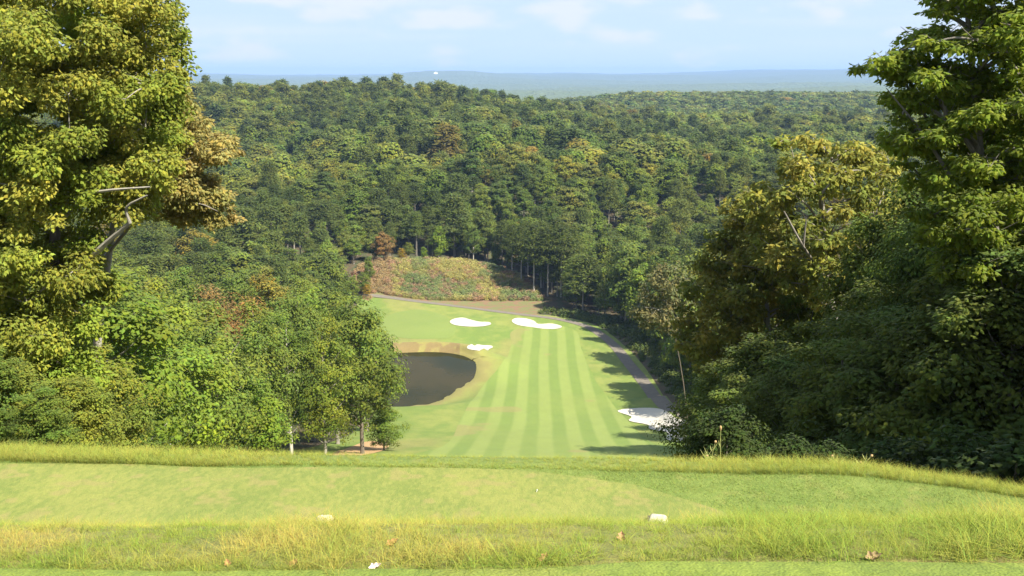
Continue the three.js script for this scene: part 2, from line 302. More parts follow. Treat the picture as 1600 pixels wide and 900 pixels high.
{
  const g = drape(pondPoly, 4, 0, (x, d) => [x, d], () => WATER);
  const ripple = tex(512, 512, (i, j) => fbm(i / 512 * 20, j / 512 * 8, 4, 111, 0), { repeat: [0.12, 0.12] });
  const mudReflection = tex(512, 512, (i, j) => mixc([0.017, 0.019, 0.006], [0.036, 0.030, 0.010], sst(0.3, 0.7, fbm(i / 512 * 4, j / 512 * 3, 5, 115, 0))), { srgb: true, repeat: [1 / 48, 1 / 48] });  // muddy mottling; brown green tree reflections are put into this colour
  tag(mesh('pond', g, new THREE.MeshPhysicalMaterial({ map: mudReflection, roughness: 0.05, ior: 1.33, specularIntensity: 0.08, bumpMap: ripple, bumpScale: 0.012 })), 'dark still pond in the hollow beside the fairway', 'pond', null, 'structure');
}
const asphalt = tex(512, 512, (i, j) => tone([0.145, 0.125, 0.10], 0.7 + 0.35 * fbm(i / 512 * 10, j / 512 * 10, 4, 121, 10) + 0.25 * hash2(i, j, 8)), { srgb: true, repeat: [0.15, 0.15] });
tag(mesh('cart_path', drape(pathPoly, 2, 0.13), std({ map: asphalt })), 'worn grey cart path curving along the wood edge', 'path', null, 'structure');
const soilMap = tex(512, 512, (i, j) => tone(mixc([0.34, 0.19, 0.09], [0.42, 0.28, 0.14], fbm(i / 512 * 9, j / 512 * 9, 4, 131, 9)), 0.8 + 0.35 * hash2(i, j, 9)), { srgb: true, repeat: [0.2, 0.2] });
tag(mesh('bare_soil', drape(soilPoly, 1, 0.10), std({ map: soilMap })), 'patch of bare orange soil beneath the trees', 'soil', null, 'structure');
const bankMap = tex(512, 512, (i, j) => tone(mixc([0.17, 0.105, 0.055], [0.13, 0.13, 0.045], sst(0.4, 0.6, fbm(i / 512 * 7, j / 512 * 7, 4, 141, 7))), 0.7 + 0.6 * hash2(i, j, 10)), { srgb: true, repeat: [0.1, 0.1] });
tag(mesh('earth_bank', drape(bankPoly, 2, 0.06), std({ map: bankMap })), 'bank of dry earth rising behind the cart path', 'bank', null, 'structure');

// ---------------------------------------------------------------- the two teeing grounds
const teePoly = (() => {
  const out = []; for (let x = -9; x <= 0.6; x += 0.4) out.push([x, teeEdge(x) - 0.16 - 0.04 * Math.sin(x * 2)]);
  out.push([1.2, 9.62], [1.7, 9.2], [2.1, 8.8], [2.45, 8.45], [2.5, 8.2], [1, 7.4], [-3, 7.3], [-9, 7.4]); return out;
})();
const collarPoly = (() => { const out = []; for (let x = -11; x <= 7; x += 0.4) out.push([x, teeEdge(x) + 1.6]); out.push([7.2, 4.6], [6, 2.9], [-11, 2.9]); return out; })();
const teeMap = turfNear([0.165, 0.225, 0.050], [0.25, 0.285, 0.075], [0.285, 0.265, 0.105], 151), collarMap = turfNear([0.145, 0.225, 0.042], [0.20, 0.275, 0.060], [0.24, 0.27, 0.075], 161), upperMap = turfNear([0.135, 0.205, 0.034], [0.195, 0.27, 0.045], [0.21, 0.25, 0.055], 171);
tag(mesh('tee_surround', drape(collarPoly, 0.25, 0.007), std({ color: turfTone, map: collarMap, bumpMap: bumpNear, bumpScale: 0.02 })), 'green turf surrounding the lower teeing ground', 'turf', null, 'structure');
tag(mesh('tee_box', drape(teePoly, 0.25, 0.014), std({ color: turfTone, map: teeMap, bumpMap: bumpNear, bumpScale: 0.012 })), 'closely mown pale teeing ground with two markers', 'tee box', null, 'structure');
tag(mesh('upper_tee', drape([[-8, -6], [8, -6], [8, 3.36], [3, 3.34], [0.4, 3.32], [0, 3.27], [-3, 3.25], [-8, 3.24]], 0.25, 0.017), std({ color: turfTone, map: upperMap, bumpMap: bumpNear, bumpScale: 0.01 })), 'closely mown turf edge of the upper teeing ground', 'tee box', null, 'structure');
const thatchDepthMap = turfNear([0.150, 0.175, 0.045], [0.225, 0.225, 0.070], [0.25, 0.20, 0.085], 181);  // straw thatch with the shade between blades put into its colour
tag(mesh('bank_turf', drape([[-7, 2.95], [6.4, 2.95], [6.2, 7.9], [3, 7.8], [0, 7.5], [-7, 7.6]], 0.25, 0.012), std({ color: turfTone, map: thatchDepthMap, bumpMap: bumpNear, bumpScale: 0.01 })), 'matted thatch toned darker as shade under the unmown grass between the tees', 'turf', null, 'structure');
// ---------------------------------------------------------------- grass that stands up
function tuftGeo(seed, n, len, spread, wide, curl, straw) {
  const r = rng(seed), b = new Buf();
  for (let k = 0; k < n; k++) {
    const a = r() * 6.283, q = Math.sqrt(r()) * spread, x = Math.cos(a) * q, z = Math.sin(a) * q, L = len * (0.5 + 0.7 * r()), dir = r() * 6.283, lean = curl * (0.25 + r()), w = wide * (0.6 + 0.6 * r());
    const dx = Math.cos(dir), dz = Math.sin(dir), sx = -dz * w, sz = dx * w;
    const c = r() < straw ? [1.3 + 0.25 * r(), 1.12 + 0.2 * r(), 1.3] : tone([0.8 + 0.5 * r(), 0.9 + 0.25 * r(), 0.8 + 0.5 * r()], 0.8 + 0.4 * r());
    const base = b.count;
    for (let s = 0; s <= 3; s++) { const t = s / 3, o = lean * L * t * t, y = L * t * (1 - 0.35 * lean * t) - 0.01, ww = 1 - t * 0.92; b.p.push(x + dx * o - sx * ww, y, z + dz * o - sz * ww, x + dx * o + sx * ww, y, z + dz * o + sz * ww); b.c.push(...c, ...c); }
    for (let s = 0; s < 3; s++) { const i = base + s * 2; b.i.push(i, i + 1, i + 3, i, i + 3, i + 2); }
  }
  return b.geo();
}
const bladeMat = new THREE.MeshPhysicalMaterial({ color: rgb([0.84, 0.84, 0.84]), vertexColors: true, roughness: 0.95, transmission: 0.4, thickness: 0, specularIntensity: 0.25, side: THREE.DoubleSide });
function scatter(name, geo, mat, spots, label, category) {
  const im = new THREE.InstancedMesh(geo, mat, spots.length), M = new THREE.Matrix4(), q = new THREE.Quaternion(), e = new THREE.Euler();
  spots.forEach((s, i) => { e.set(s.tx ?? 0, s.turn, s.tz ?? 0); q.setFromEuler(e); M.compose(new THREE.Vector3(s.x, s.y, s.z), q, new THREE.Vector3(s.s, s.s * (s.sy ?? 1), s.s)); im.setMatrixAt(i, M); im.setColorAt(i, rgb(s.c)); });
  im.name = numbered(name); im.castShadow = im.receiveShadow = true; scene.add(im); return tag(im, label, category, null, 'stuff');
}
{
  const r = rng(500), spots = [[], [], []], g1 = [0.275, 0.355, 0.052], g2 = [0.420, 0.400, 0.090], g3 = [0.215, 0.325, 0.042];
  // the unmown bank between the two tees
  for (let k = 0; k < 27000; k++) {
    const x = -4.6 + 9.6 * r(), d = 3.12 + 5.3 * Math.pow(r(), 1.7), edge = (x > 0.2 ? 3.31 : 3.25) + 0.02 * Math.sin(x * 1.3) + 0.05 * r();
    if (d < edge) continue;
    const hgt = (0.68 + 0.55 * sst(0.25, 0.75, fbm(x * 2.1, d * 1.6, 3, 201))) * lerp(0.38, 0.60, sst(0.65, 1.2, x)) * lerp(1, 0.8, sst(0.3, 0.6, fbm(x * 0.5, 2, 2, 207))) * (1 - 0.55 * sst(5.5, 8.4, d));
    const c = mixc(mixc(g1, g2, sst(0.38, 0.62, fbm(x * 2.2, d * 2.2, 3, 203))), g3, 0.55 * sst(0.48, 0.66, fbm(x * 1.5 + 9, d * 1.5, 3, 204)) + 0.3 * sst(0.3, 0, d - 3.3));
    spots[k % 3].push({ x, y: h(x, d), z: -d, turn: r() * 6.28, s: hgt * (0.8 + 0.4 * r()), tx: (r() - 0.5) * 0.7, tz: (r() - 0.5) * 0.7, c: tone(c, 0.85 + 0.3 * r()) });
  }
  const kinds = [tuftGeo(1, 22, 0.19, 0.07, 0.0030, 1.4, 0.22), tuftGeo(2, 24, 0.15, 0.08, 0.0030, 1.8, 0.35), tuftGeo(3, 20, 0.22, 0.06, 0.0028, 1.1, 0.14)];
  kinds.forEach((g, i) => scatter('long_grass', g, bladeMat, spots[i], ['unmown yellow green grass on the bank between the tees', 'curling pale grass tangled through the bank between the tees', 'tall upright grass blades scattered over the bank between the tees'][i], 'grass'));
  // rim beyond the lower tee: shaggy fringe
  const rim = [];
  for (let k = 0; k < 5200; k++) {
    const x = -8 + 14.5 * r(), t = r(), d = teeEdge(x) - 0.10 + 1.3 * t * t;
    const tall = x > 0.2 ? 0.22 + 0.3 * sst(0.3, 3, x) : lerp(0.2, 0.6, sst(-0.6, -4.8, x));
    rim.push({ x, y: h(x, d), z: -d, turn: r() * 6.28, s: tall * (0.6 + 0.7 * r()), c: tone(mixc(g1, g2, 0.8 * r() * fbm(x, d, 2, 9)), 0.85 + 0.3 * r()) });
  }
  scatter('rim_grass', kinds[2], bladeMat, rim, 'shaggy grass along the far rim of the lower tee', 'grass');
  // short sward of the tees
  const short = tuftGeo(4, 16, 0.022, 0.045, 0.0016, 0.9, 0.12), sh = [], up = [], co = [];
  for (let k = 0; k < 17000; k++) {
    const x = -5.6 + 11.4 * r(), d = 7.2 + 3.1 * r(); if (d > teeEdge(x) - 0.03) continue;
    const tee = inside(teePoly, x, d), n = fbm(x * 1.2, d * 1.2, 3, 211);
    const c = tee ? mixc([0.22, 0.29, 0.065], [0.34, 0.35, 0.11], sst(0.3, 0.7, n)) : mixc([0.185, 0.275, 0.052], [0.25, 0.33, 0.075], n);
    (tee ? sh : co).push({ x, y: h(x, d) + 0.01, z: -d, turn: r() * 6.28, s: tee ? 0.9 : 2.0, sy: 0.8 + 0.5 * r(), c: tone(c, 0.8 + 0.4 * r()) });
  }
  for (let k = 0; k < 9000; k++) { const x = -2.4 + 4.8 * r(), d = 2.75 + 0.56 * r(); up.push({ x, y: h(x, d) + 0.012, z: -d, turn: r() * 6.28, s: 0.8, c: tone([0.215, 0.305, 0.046], 0.8 + 0.4 * r()) }); }
  scatter('tee_sward', short, bladeMat, sh, 'short mown grass blades of the pale lower tee', 'grass');
  scatter('collar_sward', short, bladeMat, co, 'slightly longer green grass beside the pale lower tee', 'grass');
  scatter('upper_sward', short, bladeMat, up, 'short mown grass at the edge of the upper tee', 'grass');
}

// ---------------------------------------------------------------- tree building
const barkMat = (c) => std({ color: rgb(c), roughness: 0.9, bumpMap: barkBump, bumpScale: 0.02, map: barkMap });
const barkMap = tex(256, 512, (i, j) => { const n = fbm(i / 256 * 16, j / 512 * 5, 4, 221, 0), l = sst(0.6, 0.75, fbm(i / 256 * 4, j / 512 * 6, 3, 225, 0)); return 0.45 + 0.55 * n + 0.25 * l; }, { srgb: true });
const barkBump = tex(256, 512, (i, j) => fbm(i / 256 * 18, j / 512 * 5, 4, 223, 0));
const leafMat = (c = [1, 1, 1], pass = 0.5) => new THREE.MeshPhysicalMaterial({ color: rgb(c), vertexColors: true, roughness: 0.95, transmission: pass, thickness: 0, specularIntensity: 0.22, side: THREE.DoubleSide });
const UPV = new THREE.Vector3(0, 1, 0);
function tube(b, pts, rad, sides = 6) {                          // tapered tube through points
  const curve = pts.length > 2 ? new THREE.CatmullRomCurve3(pts) : new THREE.LineCurve3(pts[0], pts[1]);
  const n = Math.max(2, (pts.length - 1) * 3), base = b.count, len = curve.getLength(), T = new THREE.Vector3(), A = new THREE.Vector3(), B = new THREE.Vector3(), C = new THREE.Vector3();
  for (let k = 0; k <= n; k++) {
    const t = k / n; curve.getPoint(t, C); curve.getTangent(t, T); A.crossVectors(T, Math.abs(T.y) > 0.9 ? new THREE.Vector3(1, 0, 0) : UPV).normalize(); B.crossVectors(T, A);
    const r = typeof rad === 'function' ? rad(t) : lerp(rad[0], rad[1], t);
    for (let s = 0; s <= sides; s++) { const a = s / sides * 6.2832; b.p.push(C.x + r * (Math.cos(a) * A.x + Math.sin(a) * B.x), C.y + r * (Math.cos(a) * A.y + Math.sin(a) * B.y), C.z + r * (Math.cos(a) * A.z + Math.sin(a) * B.z)); b.u.push(s / sides, t * len * 0.5); }
  }
  for (let k = 0; k < n; k++) for (let s = 0; s < sides; s++) { const i = base + k * (sides + 1) + s, j = i + sides + 1; b.i.push(i, i + 1, j + 1, i, j + 1, j); }
}
// leaves through a clump: c centre, r radii; each leaf a folded diamond
function leaves(b, R, c, rx, ry, n, len, wid, col, opt = {}) {
  const droop = opt.droop ?? 0.25, inner = opt.inner ?? 0.45, up = opt.up ?? 0.45, oc = opt.from, ow = opt.pull ?? 0.6;
  for (let k = 0; k < n; k++) {
    let vx, vy, vz, m; do { vx = R() * 2 - 1; vy = R() * 2 - 1; vz = R() * 2 - 1; m = vx * vx + vy * vy + vz * vz; } while (m > 1 || m < 0.01);
    m = Math.sqrt(m); vx /= m; vy /= m; vz /= m;
    const q = inner + (1.08 - inner) * Math.sqrt(R());
    const x = c.x + vx * rx * q, y = c.y + vy * ry * q, z = c.z + vz * rx * q;
    let nx = vx * 0.7 + (R() - 0.5) * 1.2, ny = vy * 0.5 + up + (R() - 0.5) * 1.0, nz = vz * 0.7 + (R() - 0.5) * 1.2; if (oc) { const ex = x - oc.x, ey = (y - oc.y) * 0.8, ez = z - oc.z, el = (Math.hypot(ex, ey, ez) || 1) / ow; nx += ex / el; ny += ey / el; nz += ez / el; }
    m = Math.hypot(nx, ny, nz) || 1; nx /= m; ny /= m; nz /= m;
    let ax = vx + (R() - 0.5) * 1.6, ay = vy * 0.3 - droop + (R() - 0.5) * 0.8, az = vz + (R() - 0.5) * 1.6; const dt = ax * nx + ay * ny + az * nz; ax -= dt * nx; ay -= dt * ny; az -= dt * nz; m = Math.hypot(ax, ay, az) || 1; ax /= m; ay /= m; az /= m;
    const sx = ny * az - nz * ay, sy = nz * ax - nx * az, sz = nx * ay - ny * ax, L = len * (0.65 + 0.7 * R()), w = wid * (0.65 + 0.7 * R()), f = w * 0.35, i = b.count;
    b.p.push(x, y, z, x + ax * L * 0.45 + sx * w - nx * f, y + ay * L * 0.45 + sy * w - ny * f, z + az * L * 0.45 + sz * w - nz * f, x + ax * L, y + ay * L, z + az * L, x + ax * L * 0.45 - sx * w - nx * f, y + ay * L * 0.45 - sy * w - ny * f, z + az * L * 0.45 - sz * w - nz * f);
    b.i.push(i, i + 1, i + 2, i, i + 2, i + 3);
    const k1 = 0.72 + 0.56 * R(), warm = (R() - 0.5) * 0.3, cc = [col[0] * k1 * (1 + warm), col[1] * k1, col[2] * k1 * (1 - warm)];
    b.c.push(...cc, ...cc, ...cc, ...cc);
  }
}
const V = (x, y, z) => new THREE.Vector3(x, y, z);
// kinds of tree, all in a height of one tree, at LOD leaf sizes
function broadleaf(seed, o) {                                    // o: H, R, low, leaf, n, col, flat
  const R = rng(seed), H = o.H, wood = new Buf(), twig = new Buf(), crown = new Buf(), bend = (R() - 0.5) * 0.1 * H, bz = (R() - 0.5) * 0.1 * H;
  const at = (t) => V(bend * t * t, H * t, bz * t * t);
  const r0 = o.trunk ?? H * 0.017;
  tube(wood, [V(0, -0.5, 0), at(0.02), at(0.3), at(0.6), at(0.92)], (t) => r0 * (1.35 - 0.25 * Math.min(1, t * 12)) * (1 - 0.88 * t) + 0.01, 8);
  const n = o.clumps, low = o.low;
  for (let k = 0; k < n; k++) {
    const t = (k + R()) / n, y = H * lerp(low, 0.95, Math.pow(t, 0.9)), prof = Math.pow(Math.sin(Math.PI * clamp(lerp(0.16, 0.96, t))), 0.62) * (1 - (o.cone ?? 0) * t);
    const a = k * 2.39996 + R() * 0.9, q = o.R * prof * (0.5 + 0.42 * R()) * (k % 4 === 0 ? 0.45 : 1), cr = o.R * (0.27 + 0.17 * R()) * (0.75 + 0.35 * prof), ax = at(clamp(y / H));
    const c = V(ax.x + Math.cos(a) * q, y + (R() - 0.5) * 0.06 * H, ax.z + Math.sin(a) * q), t0 = clamp(y / H - 0.1 - 0.35 * q / H, low * 0.75, 0.9), s = at(t0);
    tube(twig, [s, V(lerp(s.x, c.x, 0.5), lerp(s.y, c.y, 0.4), lerp(s.z, c.z, 0.5)), c], [r0 * 0.42 * (1 - t0 * 0.6), r0 * 0.06], 4);
    const k1 = 0.82 + 0.36 * R(), w = (R() - 0.5) * 0.22;
    const col = [o.col[0] * k1 * (1 + w), o.col[1] * k1, o.col[2] * k1 * (1 - w)], ns = o.sprays ?? 1, fl = o.flat ?? 0.72;
    for (let s2 = 0; s2 < ns; s2++) {
      const v = V(R() * 2 - 1, R() * 2 - 1, R() * 2 - 1).normalize(), sr = ns > 1 ? cr * (0.42 + 0.2 * R()) : cr, sc = ns > 1 ? V(c.x + v.x * cr * 0.72, c.y + v.y * cr * 0.72 * fl, c.z + v.z * cr * 0.72) : c;
      leaves(crown, R, sc, sr, sr * fl, Math.round(o.n / n / ns * (0.7 + 0.6 * R())), o.leaf, o.leaf * (o.aspect ?? 0.34), tone(col, 0.86 + 0.28 * R()), { inner: ns > 1 ? 0.25 : 0.5, up: o.up ?? 0.35, from: V(0, H * (low * 0.5 + 0.38), 0), pull: o.pull ?? 0.9 });
    }
  }
  return { trunk: wood.geo({ uv: true, smooth: true, color: false }), twig: twig.geo({ uv: true, smooth: true, color: false }), crown: crown.geo(), H };
}
function pine(seed, o) {
  const R = rng(seed), H = o.H, wood = new Buf(), twig = new Buf(), crown = new Buf(), bend = (R() - 0.5) * 0.06 * H;
  const at = (t) => V(bend * t * t, H * t, bend * 0.4 * t);
  const r0 = H * 0.0125;
  tube(wood, [V(0, -0.5, 0), at(0.02), at(0.4), at(0.7), at(0.97)], (t) => r0 * (1.2 - 0.2 * Math.min(1, t * 12)) * (1 - 0.85 * t) + 0.01, 7);
  for (let k = 0; k < o.clumps; k++) {
    const t = (k + R()) / o.clumps, y = H * lerp(o.low, 0.97, t), prof = Math.pow(1 - t, 0.6) * 0.85 + 0.15, a = k * 2.4 + R(), q = o.R * prof * (0.35 + 0.6 * R()), ax = at(y / H), c = V(ax.x + Math.cos(a) * q, y, ax.z + Math.sin(a) * q), s = at(clamp(y / H - 0.04, 0, 0.96));
    tube(twig, [s, c], [r0 * 0.25, r0 * 0.06], 4);
    const k1 = 0.8 + 0.4 * R(); leaves(crown, R, c, o.R * 0.38 * (0.7 + 0.5 * R()), o.R * 0.2, Math.round(o.n / o.clumps), o.leaf, o.leaf * 0.14, tone(o.col, k1), { inner: 0.2, up: 0.35, droop: -0.3 });
  }
  return { trunk: wood.geo({ uv: true, smooth: true, color: false }), twig: twig.geo({ uv: true, smooth: true, color: false }), crown: crown.geo(), H };
}
const bark = { brown: barkMat([0.16, 0.13, 0.10]), grey: barkMat([0.30, 0.27, 0.23]), pale: barkMat([0.44, 0.41, 0.35]), pine: barkMat([0.30, 0.21, 0.16]) };
const tints = { green: leafMat([1, 1, 1]), deep: leafMat([0.84, 0.84, 0.62]), olive: leafMat([1.15, 1.08, 0.85]), light: leafMat([1.22, 1.26, 1.0]), lemon: leafMat([1.85, 1.6, 1.25]), gold: leafMat([1.75, 1.1, 0.6]), rust: leafMat([1.75, 1.0, 1.25]), red: leafMat([1.6, 0.86, 1.6]) };
const GREEN = [0.142, 0.185, 0.026], PINE = [0.104, 0.136, 0.028];
const far = (k) => ({ leaf: [0.33, 0.62, 1.25, 2.6][k], mul: [1, 0.36, 0.11, 0.03][k] });
function family(lod) {
  const f = far(lod), N = (n) => Math.round(n * f.mul), c = (n) => lod > 2 ? Math.max(8, Math.round(n * 0.4)) : n;
  const sprays = [6, 4, 1, 1][lod];
  return [
    broadleaf(11, { H: 17, R: 5.3, low: 0.24, clumps: c(38), n: N(12500), leaf: f.leaf, col: GREEN, sprays }),
    broadleaf(12, { H: 19, R: 4.8, low: 0.20, clumps: c(38), n: N(12500), leaf: f.leaf, col: tone(GREEN, 1.06), flat: 0.85, sprays }),
    broadleaf(13, { H: 16, R: 5.8, low: 0.30, clumps: c(34), n: N(12500), leaf: f.leaf, col: [0.158, 0.182, 0.030], flat: 0.6, sprays }),
    broadleaf(14, { H: 20, R: 4.4, low: 0.32, clumps: c(32), n: N(8000), leaf: f.leaf, col: [0.116, 0.164, 0.024], sprays }),
    broadleaf(15, { H: 14, R: 4.2, low: 0.14, clumps: c(34), n: N(11000), leaf: f.leaf * 0.9, col: [0.136, 0.194, 0.022], cone: 0.2, sprays }),
    pine(16, { H: 23, R: 4.2, low: 0.50, clumps: c(36), n: N(9000), leaf: f.leaf * 1.5, col: PINE }),
    pine(17, { H: 20, R: 4.2, low: 0.40, clumps: c(38), n: N(9000), leaf: f.leaf * 1.5, col: tone(PINE, 1.12) }),
  ];
}
const lod = [family(0), family(1), family(2), family(3)];
function tree(proto, name, x, d, height, turn, tint, label, group, barkOf = bark.grey, wide = 1, lean = 0) {
  const g = new THREE.Group(); g.name = numbered(name); const s = height / proto.H;
  g.position.set(x, h(x, d) - 0.05, -d); g.rotation.set(0, turn, lean); g.scale.set(s * wide, s, s * wide);
  mesh('trunk', proto.trunk, barkOf, g); mesh('branches', proto.twig, barkOf === bark.pale ? bark.grey : barkOf, g); mesh('crown', proto.crown, tint, g);
  scene.add(g); return tag(g, label, 'tree', group);
}
// ---------------------------------------------------------------- near trees, each with a crown laid out for itself
// outline: pixels of the photograph; d: distance of the trunk; thick: half depth of the crown in metres
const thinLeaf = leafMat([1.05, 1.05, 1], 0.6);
function laidTree(name, o) {
  const R = rng(o.seed), base = V(P(o.foot, 730, o.d).x, 0, -o.d); base.y = h(base.x, o.d) - 0.15;
  const g = new THREE.Group(); g.name = numbered(name); g.position.copy(base);
  const wood = new Buf(), twig = new Buf(), crown = new Buf();
  const local = (px, py, d) => P(px, py, d).sub(base);
  const stem = o.stem.map(([px, py, dd]) => local(px, py, o.d + (dd ?? 0)));
  stem.unshift(V(0, 0.6, 0)); stem.unshift(V(0, -0.6, 0));
  const topR = o.trunk * 0.15;
  tube(wood, stem, (t) => o.trunk * (1 - 0.85 * t) * (t < 0.05 ? 1.25 : 1) + 0.005, 9);
  const axis = new THREE.CatmullRomCurve3(stem), axisPts = axis.getPoints(60);
  for (const limb of o.limbs ?? []) tube(twig, limb.pts.map(([px, py, dd]) => local(px, py, o.d + (dd ?? 0))), limb.r, 6);
  let x0 = 1e9, x1 = -1e9, y0 = 1e9, y1 = -1e9; for (const [x, y] of o.outline) { x0 = Math.min(x0, x); x1 = Math.max(x1, x); y0 = Math.min(y0, y); y1 = Math.max(y1, y); }
  const pxm = F / (o.d * 1.02), made = []; let tries = 0;
  while (made.length < o.clumps && tries++ < 60000) {
    const px = lerp(x0, x1, R()), py = lerp(y0, y1, R()); const s = -edgeDist(o.outline, px, py); if (s < 0) continue;
    const rad = lerp(o.size[0], o.size[1], R()) * (s / pxm < o.size[0] ? clamp(0.45 + 0.6 * s / pxm / o.size[0], 0.4, 1) : 1); if (s / pxm < rad * 0.25) continue;
    const room = Math.min(1, 0.25 + s / pxm / (o.thick * 1.1)), dd = (R() * 2 - 1) * o.thick * room;
    const p = P(px, py, o.d + dd);
    if (made.some((m) => m.p.distanceTo(p) < (m.rad + rad) * (o.gap ?? 0.5))) continue;
    if (p.y < h(p.x, -p.z) + rad * 0.6) continue;
    made.push({ p, rad, px, py });
  }
  for (const m of made) { m.c = m.p.clone().sub(base); m.own = 1e9; for (const q of axisPts) { const k = Math.hypot(q.x - m.c.x, q.z - m.c.z), e = k + Math.abs(q.y - (m.c.y - 0.5 * k)) * 0.6; if (e < m.own) { m.own = e; m.root = q; } } }
  made.sort((a, b2) => a.own - b2.own);
  made.forEach((m, k) => { let bd = m.own * 0.8; m.from = m.root; m.rank = 0; for (let q = 0; q < k; q++) { const e = made[q].c.distanceTo(m.c) + Math.max(0, made[q].c.y - m.c.y) * 0.5 + made[q].rank * 0.12; if (e < bd && made[q].rank < 6) { bd = e; m.from = made[q].c; m.rank = made[q].rank + 1; } } });
  for (const m of made) {
    const c = m.c, best = m.from, mid = V(lerp(best.x, c.x, 0.5), lerp(best.y, c.y, 0.5) + 0.08 * best.distanceTo(c), lerp(best.z, c.z, 0.5)), rr = Math.min(o.trunk * 0.32, 0.05) * Math.pow(0.72, m.rank);
    tube(twig, [best, mid, c], [rr, rr * 0.7], 5);
    for (let k = 0; k < 3; k++) { const e = V(c.x + (R() - 0.5) * 1.6 * m.rad, c.y + (R() - 0.3) * m.rad * 0.8, c.z + (R() - 0.5) * 1.6 * m.rad); tube(twig, [c, e], [0.012, 0.004], 3); }
    const t = o.hue(m, R), k1 = 0.85 + 0.3 * R(), col = tone(t, k1);
    // a clump is several sprays of leaves at the twig ends
    const sprays = o.sprays ?? 6;
    for (let k = 0; k < sprays; k++) {
      let vx, vy, vz; do { vx = R() * 2 - 1; vy = R() * 2 - 1; vz = R() * 2 - 1; } while (vx * vx + vy * vy + vz * vz > 1);
      const sc = V(c.x + vx * m.rad * 0.8, c.y + vy * m.rad * 0.8 * (o.flat ?? 0.7), c.z + vz * m.rad * 0.8), sr = m.rad * (0.34 + 0.22 * R());
      leaves(crown, R, sc, sr, sr * (o.flat ?? 0.7), Math.round(o.n * sr * sr * (0.8 + 0.4 * R())), o.leaf, o.leaf * 0.33, tone(col, 0.88 + 0.24 * R()), { inner: 0.15, up: o.up ?? 0.4, droop: o.droop ?? 0.3 });
    }
  }
  mesh('trunk', wood.geo({ uv: true, smooth: true, color: false }), o.bark, g);
  mesh('branches', twig.geo({ uv: true, smooth: true, color: false }), o.limbBark ?? (o.bark === bark.pale ? bark.grey : o.bark), g);
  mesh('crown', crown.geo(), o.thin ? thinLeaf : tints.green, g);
  scene.add(g); return tag(g, o.label, 'tree', o.group);
}
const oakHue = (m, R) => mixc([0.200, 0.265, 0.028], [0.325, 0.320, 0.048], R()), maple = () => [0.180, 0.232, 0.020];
laidTree('oak_tree', { seed: 901, foot: 60, d: 27, trunk: 0.26, thick: 4.2, clumps: 300, size: [0.65, 1.05], n: 1200, leaf: 0.120, sprays: 7, flat: 0.75, bark: bark.brown, limbBark: bark.pale, hue: oakHue, stem: [[90, 560], [85, 380], [110, 180, 0.5], [120, -80, 1]],
  limbs: [{ pts: [[90, 470, 0], [150, 395, -1], [203, 348, -1.6]], r: [0.10, 0.05] }, { pts: [[203, 348, -1.6], [197, 325, -1.8], [230, 305, -2]], r: [0.05, 0.02] }, { pts: [[100, 320, 0], [150, 300, -2], [235, 292, -3]], r: [0.07, 0.02] }],
  outline: [[-230, -160], [262, -150], [270, 0], [284, 40], [282, 100], [296, 150], [292, 215], [262, 290], [215, 335], [165, 380], [195, 440], [182, 490], [140, 520], [150, 590], [130, 650], [125, 712], [-230, 722]],
  label: 'big yellow green oak with dense foliage beside the lower tee' });
laidTree('oak_tree', { seed: 902, foot: 140, d: 31.5, trunk: 0.2, thick: 2.6, clumps: 95, size: [0.45, 0.8], n: 850, leaf: 0.14, sprays: 6, flat: 0.65, bark: bark.pale, stem: [[150, 560], [170, 400], [190, 250], [215, 90]],
  hue: (m, R) => mixc([0.245, 0.250, 0.055], [0.360, 0.290, 0.100], clamp((m.px - 200) / 200 + (R() - 0.5) * 0.6)),
  limbs: [{ pts: [[165, 400, 0], [230, 330, -0.6], [310, 318, -1.2], [340, 330, -1.4]], r: [0.06, 0.008] }, { pts: [[178, 330, 0], [260, 250, -0.8], [355, 232, -1.2]], r: [0.06, 0.012] }],
  outline: [[185, 110], [262, 120], [292, 150], [318, 170], [322, 205], [350, 205], [378, 232], [362, 248], [325, 258], [330, 290], [352, 300], [362, 325], [390, 335], [372, 352], [335, 352], [290, 345], [230, 345], [190, 335], [165, 280], [165, 180]],
  label: 'oak with tan tinged leaves on long outstretched limbs over the valley' });
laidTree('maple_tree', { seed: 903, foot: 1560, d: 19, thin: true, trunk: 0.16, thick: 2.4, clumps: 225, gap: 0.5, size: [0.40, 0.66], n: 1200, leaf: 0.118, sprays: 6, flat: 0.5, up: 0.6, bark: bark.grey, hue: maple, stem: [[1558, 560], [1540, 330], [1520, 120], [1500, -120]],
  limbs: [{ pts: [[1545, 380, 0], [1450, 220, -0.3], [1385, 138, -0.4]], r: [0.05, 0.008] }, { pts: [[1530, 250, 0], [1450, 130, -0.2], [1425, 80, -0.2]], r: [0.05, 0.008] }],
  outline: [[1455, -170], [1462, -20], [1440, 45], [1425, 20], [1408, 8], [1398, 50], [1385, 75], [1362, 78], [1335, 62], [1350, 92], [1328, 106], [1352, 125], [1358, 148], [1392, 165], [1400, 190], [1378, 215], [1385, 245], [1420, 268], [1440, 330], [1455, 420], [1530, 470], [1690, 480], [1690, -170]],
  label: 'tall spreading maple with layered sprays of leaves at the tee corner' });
const dry = (m, R) => mixc([0.180, 0.205, 0.030], [0.32, 0.295, 0.055], R());
